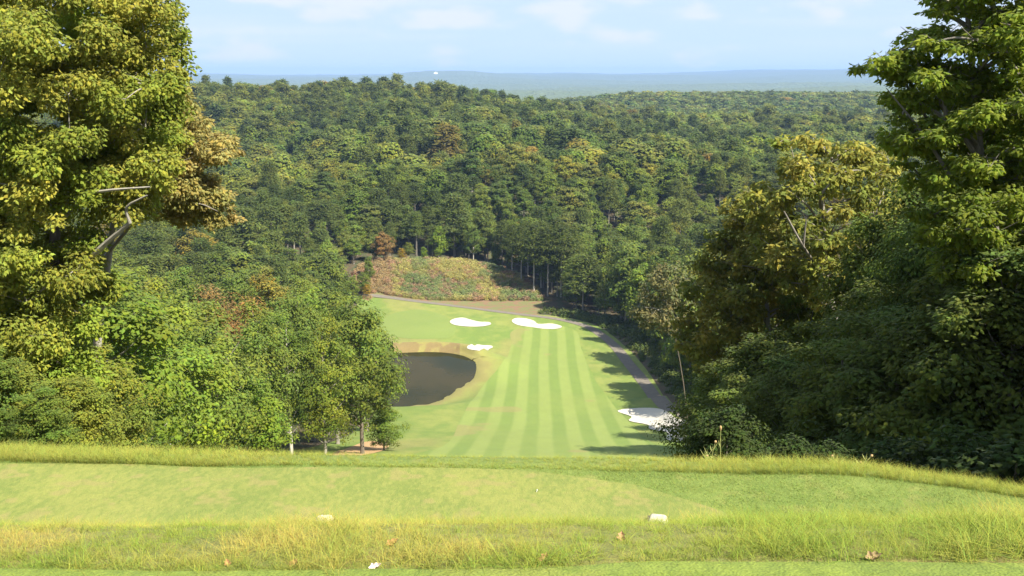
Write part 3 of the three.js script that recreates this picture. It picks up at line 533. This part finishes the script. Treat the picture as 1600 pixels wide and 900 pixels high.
laidTree('white_oak_tree', { seed: 904, foot: 1330, d: 42, trunk: 0.2, thick: 3.2, clumps: 92, size: [0.6, 0.95], n: 250, leaf: 0.24, sprays: 6, flat: 0.65, bark: bark.pale, hue: dry, stem: [[1312, 540], [1290, 420], [1285, 330], [1300, 250]],
  limbs: [{ pts: [[1288, 360, 0], [1262, 322, -1.6], [1238, 302, -2.2]], r: [0.07, 0.02] }, { pts: [[1287, 345, 0], [1283, 305, -2], [1296, 288, -2.4]], r: [0.08, 0.03] }, { pts: [[1295, 440, 0], [1255, 385, -2.8], [1225, 330, -3.2]], r: [0.07, 0.025] }, { pts: [[1255, 385, -2.8], [1260, 340, -3.2]], r: [0.05, 0.02] }],
  outline: [[1205, 222], [1232, 208], [1268, 204], [1300, 222], [1345, 218], [1400, 240], [1440, 300], [1420, 420], [1350, 500], [1270, 480], [1200, 430], [1165, 350], [1165, 300], [1190, 285], [1215, 262]],
  label: 'yellowing oak with bare pale upper limbs among the dark woods' });
laidTree('white_oak_tree', { seed: 905, foot: 1195, d: 46, trunk: 0.17, thick: 3.0, clumps: 110, size: [0.6, 1.0], n: 240, leaf: 0.24, sprays: 6, flat: 0.65, bark: bark.pale, hue: (m, R) => mixc([0.145, 0.17, 0.026], [0.27, 0.24, 0.042], R()), stem: [[1205, 600], [1198, 470], [1195, 400], [1185, 330]],
  limbs: [{ pts: [[1198, 460, 0], [1215, 420, -2.6], [1222, 395, -3]], r: [0.06, 0.02] }, { pts: [[1197, 440, 0], [1185, 420, -2.6], [1160, 415, -3]], r: [0.05, 0.015] }, { pts: [[1196, 430, 0], [1190, 400, -2.8], [1175, 380, -3.1]], r: [0.05, 0.015] }],
  outline: [[1150, 305], [1185, 285], [1215, 310], [1240, 380], [1260, 470], [1230, 560], [1150, 590], [1085, 580], [1050, 520], [1075, 440], [1095, 390], [1125, 350]],
  label: 'olive brown oak with a forked pale trunk beside the yellowing oak' });
laidTree('sapling_tree', { seed: 906, foot: 1082, d: 92, trunk: 0.08, thick: 3.0, clumps: 46, size: [0.8, 1.2], n: 70, leaf: 0.36, sprays: 6, flat: 0.7, bark: bark.brown, limbBark: bark.pale, hue: (m, R) => mixc([0.13, 0.15, 0.05], [0.19, 0.17, 0.07], R()), stem: [[1068, 600], [1050, 500], [1040, 430]],
  limbs: [{ pts: [[1048, 510, 0], [1030, 485, -0.8], [1008, 480, -1.5]], r: [0.07, 0.02] }, { pts: [[1045, 500, 0], [1040, 460, -1.2]], r: [0.06, 0.02] }],
  outline: [[1005, 440], [1030, 415], [1060, 410], [1085, 440], [1085, 500], [1060, 530], [1010, 515], [985, 490]],
  label: 'thin tan leaved tree with slender pale limbs above the path' });

// smaller near kinds, cloned: leafy understorey trees and shrubs
const nearKind = [
  broadleaf(31, { H: 9, R: 2.5, low: 0.10, clumps: 60, n: 24000, leaf: 0.145, col: [0.112, 0.152, 0.026], flat: 0.62, trunk: 0.09, sprays: 6 }),
  broadleaf(32, { H: 10, R: 2.3, low: 0.14, clumps: 56, n: 23000, leaf: 0.150, col: [0.104, 0.145, 0.024], flat: 0.55, trunk: 0.1, sprays: 6 }),
  broadleaf(33, { H: 3, R: 1.3, low: 0.05, clumps: 30, n: 5200, leaf: 0.12, col: [0.052, 0.085, 0.016], flat: 0.75, trunk: 0.03, sprays: 5 }),
  broadleaf(34, { H: 13, R: 3.0, low: 0.50, clumps: 44, n: 26000, leaf: 0.125, col: [0.095, 0.145, 0.022], flat: 0.5, trunk: 0.13, sprays: 6 }),
];
const spotOf = (px, d) => P(px, 700, d).x;
const topAt = (px, py, d) => P(px, py, d).y - h(spotOf(px, d), d);
{
  const r = rng(77);
  // the dark wood on the sunward side
  const wood = [[1150, 36, 560], [1165, 30, 590], [1195, 34, 520], [1240, 27, 560], [1275, 31, 500], [1320, 24, 520], [1365, 27, 440], [1405, 21, 470], [1450, 24, 380], [1490, 19, 430], [1535, 22, 330], [1575, 18, 380], [1625, 21, 250], [1350, 36, 330], [1420, 34, 270], [1500, 31, 220], [1590, 28, 120], [1250, 44, 430], [1140, 48, 520], [1160, 55, 520], [1470, 44, 250]];
  wood.forEach(([px, d, top], i) => { const k = i % 2; tree(nearKind[k], 'understorey_tree', spotOf(px, d), d, Math.max(3, topAt(px, top, d)), r() * 6.28, tints[['deep', 'olive', 'deep', 'green'][i % 4]], (top < 300 ? 'tall ' : '') + ['deep green', 'olive', 'deep green', 'mid green'][i % 4] + ' leafy tree in the shade of the dark wood beside the tee', 'trees of the dark wood beside the tee', bark.grey, clamp(8.5 / topAt(px, top, d), 0.75, 1.35)); });
  [[1478, 24, 275], [1512, 23, 240], [1548, 22.5, 220], [1584, 21.5, 190], [1612, 27, 120], [1440, 28, 285]].forEach(([px, d, top], i) => tree(nearKind[3], 'tall_wood_tree', spotOf(px, d), d, topAt(px, top, d), r() * 6.28, tints.green, 'tall tree with a long bare trunk at the edge of the dark wood', 'tall trees edging the dark wood', bark.brown, 0.9));
  // more of the same wood, out of frame, that shades it
  for (let k = 0; k < 40; k++) { const d = k < 24 ? 12 + 45 * r() : 1 + 12 * r(), x = k < 24 ? d * 0.56 + 2.5 + 14 * r() : 14 + 14 * r(); tree(nearKind[k % 2], 'understorey_tree', x, d, k < 24 && d > 24 ? 6 + 3 * r() : 8 + 5 * r(), r() * 6.28, tints.green, 'tall leafy tree deeper inside the dark wood', 'trees deeper in the dark wood', bark.grey, 1.1); }
  [[12.2, 12.6, 10], [13.6, 14, 11], [15, 12.4, 11.5], [12.8, 16, 10.5], [15.6, 15.4, 12], [17, 17.5, 12], [14.6, 19, 11]].forEach(([x, d, H], i) => tree(nearKind[i % 2], 'understorey_tree', x, d, H, r() * 6.28, tints.green, 'tall leafy tree deeper inside the dark wood', 'trees deeper in the dark wood', bark.grey, 1.15));
  // shrubs at the foot of that wood
  [[1110, 15.5, 650], [1135, 15, 690], [1140, 17, 672], [1185, 18, 690], [1250, 18, 685], [1310, 17, 695], [1380, 17, 690], [1450, 16, 700], [1520, 15.5, 690], [1590, 14.5, 690]].forEach(([px, d, top], i) => tree(nearKind[2], 'shrub', spotOf(px, d), d, Math.max(1.2, topAt(px, top, d)), r() * 6.28, i % 3 ? tints.deep : tints.green, i === 0 ? 'dark leafy shrub in front of the large sand bunker' : 'dark leafy shrub at the foot of the wood behind the tee rim', i === 0 ? null : 'shrubs below the dark wood', bark.grey, i === 0 ? 0.75 : 1.2).userData.category = 'shrub');
  // leafy growth under the big oak
  [[20, 23, 560], [70, 21, 600], [120, 24, 585], [-30, 22, 520], [150, 27, 540], [185, 30, 600], [95, 28, 500]].forEach(([px, d, top], i) => tree(nearKind[i % 2], 'undergrowth_tree', spotOf(px, d), d, topAt(px, top, d), r() * 6.28, [tints.lemon, tints.light][i % 2], ['bushy yellow green young tree under the big oak', 'bushy light green young tree under the big oak'][i % 2], 'young trees under the big oak', bark.grey, 1.25));
}
// the grove between the big oak and the pond
{
  const L = lod[0], r = rng(78);
  const grove = [
    [165, 52, 420, 4, 'olive', 'olive tinged tree just behind the big oak', 'pale'], [222, 58, 505, 4, 'light', 'fresh green tree on a slim pale trunk behind the tee rim', 'pale'], [268, 62, 480, 1, 'light', 'light green tree with a slender visible trunk in the grove', 'pale'],
    [330, 74, 486, 1, 'green', 'mid green tree in the grove past the tee rim', 'grey'], [385, 78, 575, 4, 'light', 'small vivid green tree low in the grove', 'grey'], [300, 92, 455, 0, 'green', 'rounded tree with a few bronze leaves in the grove', 'grey'],
    [350, 150, 455, 2, 'red', 'tree with a pinkish red crown in the grove', 'grey'], [455, 112, 492, 3, 'deep', 'tall thin crowned tree on a pale trunk in the grove', 'pale'], [508, 117, 500, 1, 'olive', 'tree with orange tinged top at the grove end', 'grey'],
    [566, 127, 466, 0, 'green', 'large dense green tree at the end of the grove', 'brown'], [600, 132, 622, 4, 'green', 'small tree standing alone on the grass by the pond', 'brown'], [436, 178, 432, 4, 'rust', 'tree with an orange crown rising behind the grove', 'grey'],
    [490, 146, 452, 0, 'light', 'broad light green tree at the back of the grove', 'grey'], [575, 160, 510, 1, 'green', 'green tree at the pond side of the grove', 'grey'], [405, 104, 480, 1, 'green', 'narrow green tree beside the pale trunk', 'grey'],
    [250, 112, 440, 1, 'olive', 'olive crowned tree at the back of the grove', 'grey'], [535, 178, 470, 2, 'light', 'wide pale tree behind the large dense tree', 'grey'], [385, 185, 425, 0, 'green', 'round green tree behind the pinkish tree', 'grey'], [590, 190, 520, 4, 'green', 'low green tree at the water edge of the pond', 'grey'],
    [300, 150, 415, 3, 'green', 'tall green tree towering at the back of the grove', 'grey'], [470, 185, 440, 1, 'green', 'narrow dark tree behind the orange crowned tree', 'grey'], [205, 90, 425, 0, 'green', 'round topped tree between the oak and the grove', 'grey'], [528, 142, 462, 1, 'green', 'full green tree tucked behind the large dense tree', 'grey'], [455, 135, 462, 0, 'green', 'rounded green tree behind the pale trunk', 'grey'], [420, 122, 490, 4, 'light', 'bushy light tree in the middle of the grove', 'grey'],
  ];
  for (const [px, d, top, k, t, label, b] of grove) { const H = topAt(px, top, d); tree(L[k], 'broadleaf_tree', spotOf(px, d), d, H, r() * 6.28, tints[t], label, null, bark[b], clamp(17 / H, 0.95, 1.3)); }
}
// trees that line the path and the back of the hole
{
  const r = rng(79);
  const rows = [
    [905, 332, 372, 1, 'deep'], [925, 316, 385, 5, 'deep'], [940, 296, 385, 0, 'green'], [962, 280, 412, 1, 'light'], [985, 262, 405, 6, 'deep'], [1002, 240, 432, 0, 'green'], [1022, 222, 455, 1, 'green'], [1040, 205, 470, 4, 'green'], [1062, 188, 470, 0, 'deep'], [1130, 172, 450, 3, 'green'],
    [1150, 150, 455, 1, 'deep'], [1130, 140, 460, 0, 'green'], [1000, 285, 378, 3, 'green'], [1040, 255, 392, 0, 'green'], [1075, 225, 402, 2, 'olive'], [1110, 190, 420, 1, 'green'], [1150, 120, 440, 0, 'deep'], [1180, 95, 430, 2, 'green'], [1100, 100, 520, 4, 'deep'], [1085, 130, 545, 4, 'deep'], [1110, 70, 560, 4, 'deep'], [1082, 84, 585, 4, 'green'], [1072, 112, 575, 4, 'deep'],
  ];
  for (const [px0, d, top, k, t] of rows) { const px = px0 + 30 + 900 / d + (d < 190 && d > 125 ? 22 : 0), H = topAt(px, top, d); tree(lod[d < 170 ? 0 : 1][k], k > 4 ? 'pine_tree' : 'broadleaf_tree', spotOf(px, d), d, H, r() * 6.28, tints[t], k > 4 ? 'dark pine in the row along the cart path' : 'green tree in the row along the outer side of the cart path', k > 4 ? 'pines along the cart path' : 'trees lining the cart path', bark.grey); }
  // the pines with bare trunks on the bank
  for (const [px, d, top] of [[814, 356, 352], [833, 344, 350], [844, 354, 345], [854, 342, 355], [874, 341, 352], [888, 350, 355], [800, 368, 350], [824, 366, 345], [866, 362, 342], [785, 376, 345]]) { const H = topAt(px, top, d); tree(lod[1][5], 'pine_tree', spotOf(px, d), d, H, r() * 6.28, tints.deep, 'pine with a bare straight trunk on the bank behind the path', 'bare trunked pines on the bank', bark.pale, 1.25); }
  const wall = [[742, 372, 350, 3, 'green', 'pale'], [735, 380, 345, 1, 'green', 'grey'], [690, 378, 352, 4, 'light', 'grey'], [715, 384, 345, 0, 'deep', 'grey'], [668, 374, 385, 4, 'light', 'grey'], [645, 376, 378, 2, 'green', 'grey'], [760, 384, 340, 1, 'green', 'grey'], [575, 340, 425, 0, 'green', 'grey'], [560, 335, 430, 1, 'olive', 'grey'], [585, 352, 400, 1, 'green', 'grey'], [545, 320, 430, 0, 'deep', 'grey']];
  for (const [px, d, top, k, t, b] of wall) { const H = topAt(px, top, d); tree(lod[1][k], 'broadleaf_tree', spotOf(px, d), d, H, r() * 6.28, tints[t], 'green tree standing along the top of the brushy bank', 'trees above the brushy bank', bark[b]); }
  for (const [px, d, top, t, label] of [[607, 366, 362, 'red', 'tree with a dull red crown at the end of the brushy bank'], [634, 372, 388, 'gold', 'small tree with amber leaves above the brushy bank'], [883, 590, 236, 'rust', 'tree with a pale orange crown on the far hillside'], [968, 560, 268, 'gold', 'tree turning yellow on the far hillside'], [705, 480, 268, 'rust', 'tree with a rusty crown half way up the far hillside'], [580, 338, 445, 'gold', 'amber shrubby tree at the corner of the pale rough']]) { const H = topAt(px, top, d); tree(lod[1][2], 'autumn_tree', spotOf(px, d), d, clamp(H, 5, 13), r() * 6.28, tints[t], label, null, bark.grey); }
}
// brush on the bank
{
  const r = rng(80), b = new Buf(); leaves(b, rng(5), V(0, 0.55, 0), 1.0, 0.75, 150, 0.45, 0.13, [1, 1, 1], { inner: 0.2, up: 0.4 });
  const g = b.geo(), spots = [];
  for (let k = 0; k < 3000; k++) {
    const x = -60 + 92 * r(), d = 336 + 36 * r(); if (!inside(bankPoly, x, d)) continue;
    const s = edgeDist(pathPoly, x, d); if (s < 1.5) continue;
    const q = toPx(x, h(x, d), d); 
    const n = fbm(x * 0.12, d * 0.12, 3, 301), m = r();
    let c = mixc([0.125, 0.165, 0.030], [0.27, 0.24, 0.045], sst(0.35, 0.6, n)); if (m < 0.22 + 0.3 * sst(0, 12, x)) c = mixc(c, [0.27, 0.13, 0.075], 0.75); if (q[0] < 615) c = mixc(c, [0.26, 0.14, 0.07], 0.6);
    spots.push({ x, y: h(x, d), z: -d, turn: r() * 6.28, s: 0.7 + 0.8 * r() * (s > 5 ? 1 : 0.6), c: tone(c, 0.8 + 0.4 * r()) });
  }
  scatter('brush', g, new THREE.MeshPhysicalMaterial({ vertexColors: true, roughness: 0.92, transmission: 0.3, thickness: 0, side: THREE.DoubleSide }), spots, 'yellow green and reddish brush covering the bank', 'brush');
}
// undergrowth between the path and the trees
{
  const r = rng(84), b = new Buf(); leaves(b, rng(6), V(0, 0.6, 0), 1.0, 0.8, 140, 0.42, 0.14, [1, 1, 1], { inner: 0.2, up: 0.4 });
  const spots = [];
  for (let k = 0; k < 9000 && spots.length < 1500; k++) {
    const x = -60 + 130 * r(), d = 95 + 275 * r(), s = edgeDist(pathPoly, x, d); if (s < 1.4 || s > 11) continue; if (inside(roughPoly, x, d) || inside(bankPoly, x, d)) continue;
    const c = mixc([0.070, 0.115, 0.024], [0.135, 0.155, 0.035], fbm(x * 0.2, d * 0.2, 2, 306) * 0.6 + 0.4 * r());
    spots.push({ x, y: h(x, d), z: -d, turn: r() * 6.28, s: (0.6 + 1.0 * r()) * (s < 3 ? 0.6 : 1), c });
  }
  scatter('undergrowth', b.geo(), new THREE.MeshPhysicalMaterial({ vertexColors: true, roughness: 0.95, transmission: 0.4, thickness: 0, specularIntensity: 0.25, side: THREE.DoubleSide }), spots, 'low green undergrowth between the cart path and the trees', 'undergrowth');
}
// ---------------------------------------------------------------- the forest on the hillsides
{
  const r = rng(81), list = [];
  const keep = (x, d) => { if (x > 20 && x < 46 && d > 136 && d < 176) return false; if (d < 345 && edgeDist(roughPoly, x, d) < 7) return false; if (edgeDist(pathPoly, x, d) < 6) return false; if (edgeDist(pondPoly, x, d) < 7) return false; if (edgeDist(bankPoly, x, d) < 3) return false; return true; };
  for (let d = 105; d < 1000;) {
    const st = d < 400 ? 7.6 : 8.6; const half = 0.54 * d + 20;
    for (let x = -half; x < half; x += st) {
      const xx = x + (r() - 0.5) * st, dd = d + (r() - 0.5) * st; if (!keep(xx, dd)) continue;
      if (dd < 215 && xx > -60 && xx < 0 && dd < 150) continue;                 // the grove is placed by hand
      const up2 = sst(620, 820, dd) * sst(0.05, -0.1, xx / dd), clump = 0.14 * up2 + fbm(xx * 0.018, dd * 0.018, 3, 311), q = r(); let k = clump > 0.60 ? (q < 0.6 ? 5 + (q < 0.35 ? 1 : 0) : Math.floor(r() * 5)) : (q < 0.08 ? 6 : Math.floor(r() * 5));
      const H = (k > 4 ? 19 : 15.5) * (0.55 + 0.55 * r() + (r() < 0.15 ? 0.3 : 0)), px = toPx(xx, h(xx, dd) + H * 0.7, dd);
      list.push({ x: xx, d: dd, k, H, px, turn: r() * 6.28, j: r(), w: 0.8 + 0.85 * r(), t: r() });
    }
    d += st;
  }
  const occl = [[-10, -10], [380, -10], [390, 350], [300, 430], [640, 470], [640, 740], [-10, 740]], occr = [[1610, -10], [1330, 100], [1380, 240], [1200, 215], [1090, 430], [1000, 480], [1060, 740], [1610, 740]];
  const view = list.filter((t) => t.px[0] > 0 && t.px[0] < 1600 && t.px[1] > 0 && !inside(occl, ...t.px) && !inside(occr, ...t.px)).sort((a, b) => a.d - b.d).slice(0, 190), own = new Set(view);
  for (const t of view) { const c = ['green', 'green', 'light', 'olive', 'deep', 'deep', 'green'][Math.floor(t.t * 7)]; tree(lod[t.d < 170 ? 0 : 1][t.k], t.k > 4 ? 'pine_tree' : 'broadleaf_tree', t.x, t.d, t.H, t.turn, tints[c], ({ green: 'mid green ', light: 'light green ', olive: 'olive ', deep: 'dark green ' })[c] + (t.k > 4 ? 'pine among the broadleaf trees low on the far hillside' : t.k === 2 ? 'spreading flat topped tree crowded low on the far hillside' : t.k === 4 ? 'low bushy tree crowded low on the far hillside' : 'round crowned tree crowded low on the far hillside'), t.k > 4 ? 'pines at the foot of the hillside' : 'broadleaf trees at the foot of the hillside', bark.grey, t.w); }
  // the rest as one mass per kind
  const mass = {}; const put = (L, t) => { (mass[L + '_' + t.k] ??= []).push(t); };
  for (const t of list) if (!own.has(t)) put(t.d < 170 ? 1 : t.d < 480 ? 1 : 2, t);
  // the hills behind
  for (let d = 1000; d < 2450;) { const st = d < 1500 ? 9.5 : 13; for (let x = -0.53 * d; x < 0.53 * d; x += st) { const xx = x + (r() - 0.5) * st, dd = d + (r() - 0.5) * st, u = xx / dd; if (u < -0.12 && dd < 2000 && dd > 1100) continue; put(3, { x: xx, d: dd, k: Math.floor(r() * 7), H: 13 + 8 * r(), turn: r() * 6.28, j: r(), w: 1.3 + 0.4 * r() + (d > 1500 ? 0.35 : 0), t: r() }); } d += st; }
  const kindName = ['round_broadleaf_forest', 'tall_broadleaf_forest', 'spreading_broadleaf_forest', 'slender_broadleaf_forest', 'young_broadleaf_forest', 'tall_pine_forest', 'pine_forest'];
  const M = new THREE.Matrix4(), q = new THREE.Quaternion();
  for (const key of Object.keys(mass).sort()) {
    const [L, k] = key.split('_').map(Number), items = mass[key], proto = lod[L][k];
    for (const part of ['crown', 'trunk']) {
      if (part === 'trunk' && L > 2) continue;
      const im = new THREE.InstancedMesh(proto[part], part === 'crown' ? tints.green : bark.grey, items.length);
      items.forEach((t, i) => {
        const s = t.H / proto.H; q.setFromAxisAngle(UPV, t.turn); M.compose(V(t.x, h(t.x, t.d) - 0.1, -t.d), q, V(s * t.w, s, s * t.w)); im.setMatrixAt(i, M);
        if (part === 'crown') { const patch = fbm(t.x * 0.01, t.d * 0.01, 2, 317); let c = mixc([0.74, 0.80, 0.72], [1.28, 1.14, 0.9], clamp(t.t * 0.7 + (patch - 0.42) * 1.8)); if (t.j < 0.012) c = [1.55, 0.98, 0.8]; else if (t.j < 0.09) c = [1.5, 1.3, 0.85]; else if (t.j > 0.9) c = [0.62, 0.70, 0.66]; im.setColorAt(i, rgb(c)); }
      });
      im.name = numbered(part === 'crown' ? kindName[k] : 'forest_trunks'); im.castShadow = im.receiveShadow = true; scene.add(im);
      tag(im, (part === 'crown' ? ['dense mass of round broadleaf crowns', 'dense mass of tall broadleaf crowns', 'dense mass of spreading broadleaf crowns', 'dense mass of slender broadleaf crowns', 'dense mass of young broadleaf crowns', 'dense mass of tall pine crowns', 'dense mass of pine crowns'][k] : 'grey trunks under the forest canopy') + [' ', ' low on the far hillside', ' covering the upper far hillside', ' on the hazy hills behind'][L], 'forest', null, 'stuff');
    }
  }
}
// ---------------------------------------------------------------- small things on the tee
{
  // tee markers: short pale split logs
  const woodTex = tex(256, 256, (i, j) => tone([0.47, 0.42, 0.33], 0.75 + 0.3 * fbm(i / 256 * 4, j / 256 * 40, 4, 331, 0) + 0.1 * hash2(i, j, 11)), { srgb: true });
  const woodMat = std({ map: woodTex, roughness: 0.85 }), shadedEndMat = std({ color: rgb([0.09, 0.07, 0.05]) });
  const marker = (px, py, len, wid, hi, turn, label, seed, endShown) => {
    const [x, d] = (() => { let a = 6, b = 10; const r = ray(px, py); for (let i = 0; i < 40; i++) { const m = (a + b) / 2; if (CAMY + r[1] * m / r[2] < h(r[0] * m / r[2], m)) b = m; else a = m; } return [r[0] * b / r[2], b]; })();
    const b = new Buf(), R = rng(seed), n = 14, m = 16;
    for (let i = 0; i <= n; i++) { const t = i / n, e = Math.pow(clamp(1 - Math.pow(Math.abs(t * 2 - 1), 5)), 0.5) * 0.92 + 0.08; for (let j = 0; j <= m; j++) { const a = j / m * Math.PI, k = 1 + (noise(t * 5 + seed, j * 0.6, seed) - 0.5) * 0.12; b.p.push((t - 0.5) * len, Math.pow(Math.sin(a), 0.7) * hi * e * k - 0.008, Math.cos(a) * wid / 2 * (0.85 + 0.15 * e) * k); b.u.push(t, j / m); } }
    for (let i = 0; i < n; i++) for (let j = 0; j < m; j++) { const q = i * (m + 1) + j; b.i.push(q, q + 1, q + m + 2, q, q + m + 2, q + m + 1); }
    const g = new THREE.Group(); g.name = numbered('tee_marker'); g.position.set(x, h(x, d) + 0.012, -d); g.rotation.y = turn;
    mesh('body', b.geo({ uv: true, smooth: true }), woodMat, g);
    const s = new THREE.Shape(); for (let j = 0; j <= m; j++) { const a = j / m * Math.PI, X = Math.cos(a) * wid / 2 * 0.8, Y = Math.pow(Math.sin(a), 0.7) * hi * 0.62 - 0.006; j ? s.lineTo(X, Y) : s.moveTo(X, Y); }
    const eg = new THREE.ExtrudeGeometry(s, { depth: 0.012, bevelEnabled: true, bevelSize: 0.003, bevelThickness: 0.003, bevelSegments: 1 }); eg.rotateY(-Math.PI / 2);
    if (endShown) { eg.translate(-len / 2 + 0.008, 0, 0); mesh('shaded_cut_end', eg, shadedEndMat, g); }  // cut end painted near black for the shade on that side
    scene.add(g); tag(g, label, 'tee marker', 'tee markers');
  };
  marker(507, 820, 0.175, 0.12, 0.085, 0.05, 'plain pale split log tee marker near the tangled grass', 41, false);
  marker(1028, 818, 0.175, 0.12, 0.085, -0.3, 'pale split log tee marker with a cut end painted dark as shaded', 42, true);
  // fallen leaves: curled blades with lobes
  const leafShape = (seed, size) => { const b = new Buf(), R = rng(seed), n = 12, rows = 5; for (let i = 0; i <= n; i++) { const t = i / n, w = size * 0.36 * Math.sin(Math.PI * Math.pow(t, 0.8)) * (0.72 + 0.28 * Math.cos(t * 18)); for (let j = 0; j <= rows; j++) { const s = j / rows * 2 - 1; b.p.push((t - 0.5) * size, size * (0.10 + 0.30 * s * s * Math.sin(Math.PI * t) + 0.28 * (t - 0.5) * (t - 0.5) * 4) + (R() - 0.5) * size * 0.03, s * w); } } for (let i = 0; i < n; i++) for (let j = 0; j < rows; j++) { const q = i * (rows + 1) + j; b.i.push(q, q + 1, q + rows + 2, q, q + rows + 2, q + rows + 1); } return b.geo({ smooth: true }); };
  const leafAt = (px, py, d, size, c, turn, label, k) => { const p = P(px, py, d), y = Math.max(p.y, h(p.x, d) + 0.01); const g = mesh('fallen_leaf', leafShape(60 + k, size * 0.78), std({ color: rgb(c), side: THREE.DoubleSide })); g.position.set(p.x, y, -d); g.rotation.set(0.35, turn, 0.1); tag(g, label, 'leaf'); };
  leafAt(587, 889, 3.28, 0.06, [0.62, 0.50, 0.46], 0.4, 'pale curled dead leaf at the mown edge of the upper tee', 1);
  leafAt(850, 880, 3.36, 0.075, [0.34, 0.18, 0.09], 1.1, 'rust brown dead leaf standing in the grass edge', 2);
  leafAt(1364, 876, 3.36, 0.085, [0.30, 0.20, 0.12], 0.2, 'broad brown dead leaf in the grass on the taller bank', 3);
  leafAt(614, 868, 3.55, 0.07, [0.36, 0.20, 0.08], 0.6, 'orange dead leaf caught among the grass blades', 4);
  leafAt(356, 884, 3.34, 0.05, [0.42, 0.22, 0.11], 2.0, 'small reddish brown dead leaf in the grass', 5);
  leafAt(970, 856, 3.65, 0.07, [0.36, 0.22, 0.12], 1.4, 'tan dead leaf hanging in the tangled grass', 6);
  leafAt(460, 886, 3.33, 0.055, [0.38, 0.20, 0.1], 0.9, 'brown dead leaf low in the thick grass', 7);
  { const p = P(838, 766, 9.4), y = h(p.x, 9.4); const b = new Buf(); tube(b, [V(0, -0.01, 0), V(0.004, 0.012, 0), V(0.01, 0.026, 0)], (t) => t < 0.75 ? 0.003 + 0.002 * t : 0.007, 8); const g = mesh('golf_tee', b.geo({ smooth: true, color: false }), std({ color: rgb([0.8, 0.8, 0.78]), roughness: 0.4 })); g.position.set(p.x, y + 0.01, -9.4); tag(g, 'tiny white golf peg left in the pale turf', 'golf tee'); }
  // seeding weeds beyond the rim
  const r = rng(90);
  [[1300, 712, 11.2], [1292, 726, 11.3], [1318, 728, 11.0], [1362, 712, 11.1], [1345, 722, 11.3], [1118, 690, 11.5], [1126, 668, 11.8], [1105, 712, 11.2], [1205, 725, 11.2], [1240, 728, 11.2], [1170, 728, 11.3], [1385, 735, 11.0]].forEach(([px, py, d], i) => {
    const top = P(px, py, d), lean = (r() - 0.5) * 0.25 + (px === 1362 ? 0.25 : 0), x = top.x - lean * 0.5, y = h(x, d), b = new Buf(), hd = new Buf(), H = top.y - y, g = new THREE.Group(); g.name = numbered('weed_stalk'); g.position.set(x, y, -d);
    tube(b, [V(0, -0.05, 0), V(lean * 0.15, H * 0.5, 0), V(lean * 0.5, H, 0)], [0.005, 0.003], 5);
    for (let k = 0; k < 5; k++) { const t = 0.15 + 0.12 * k, a = r() * 6.28; leaves(b, r, V(lean * 0.5 * t * t, H * t, 0), 0.02, 0.03, 2, 0.12, 0.006, [1, 1, 1], { droop: -0.6, up: 0 }); }
    tube(hd, [V(lean * 0.44, H * 0.93, 0), V(lean * 0.5, H, 0), V(lean * 0.56, H * 1.05, 0)], (t) => 0.004 + 0.012 * Math.sin(Math.PI * clamp(t, 0.05, 0.98)), 6);
    mesh('stem', b.geo({ color: false }), std({ color: rgb([0.26, 0.27, 0.09]), side: THREE.DoubleSide }), g); mesh('seed_head', hd.geo({ color: false, smooth: true }), std({ color: rgb([0.38, 0.26, 0.12]) }), g);
    scene.add(g); tag(g, 'dry seeding weed stalk rising above the tee rim by the dark wood', 'weed', 'weed stalks along the tee rim');
  });
  // the white building on the far ridge
  const q = P(681, 119, 9900), b = new THREE.Group(); b.name = 'white_building'; b.position.set(q.x, farHeight(q.x, 9900) - 2, -9900);
  mesh('wall', new THREE.BoxGeometry(34, 17, 20).translate(0, 8.5, 0), std({ color: rgb([0.8, 0.8, 0.78]) }), b); const rs = new THREE.Shape([new THREE.Vector2(-18, 0), new THREE.Vector2(18, 0), new THREE.Vector2(0, 6)]); mesh('roof', new THREE.ExtrudeGeometry(rs, { depth: 21, bevelEnabled: false }).translate(0, 17.02, -10.5), std({ color: rgb([0.5, 0.5, 0.5]) }), b);
  scene.add(b); tag(b, 'tiny white building on the hazy far ridge', 'building');
}

renderer.render(scene, camera);
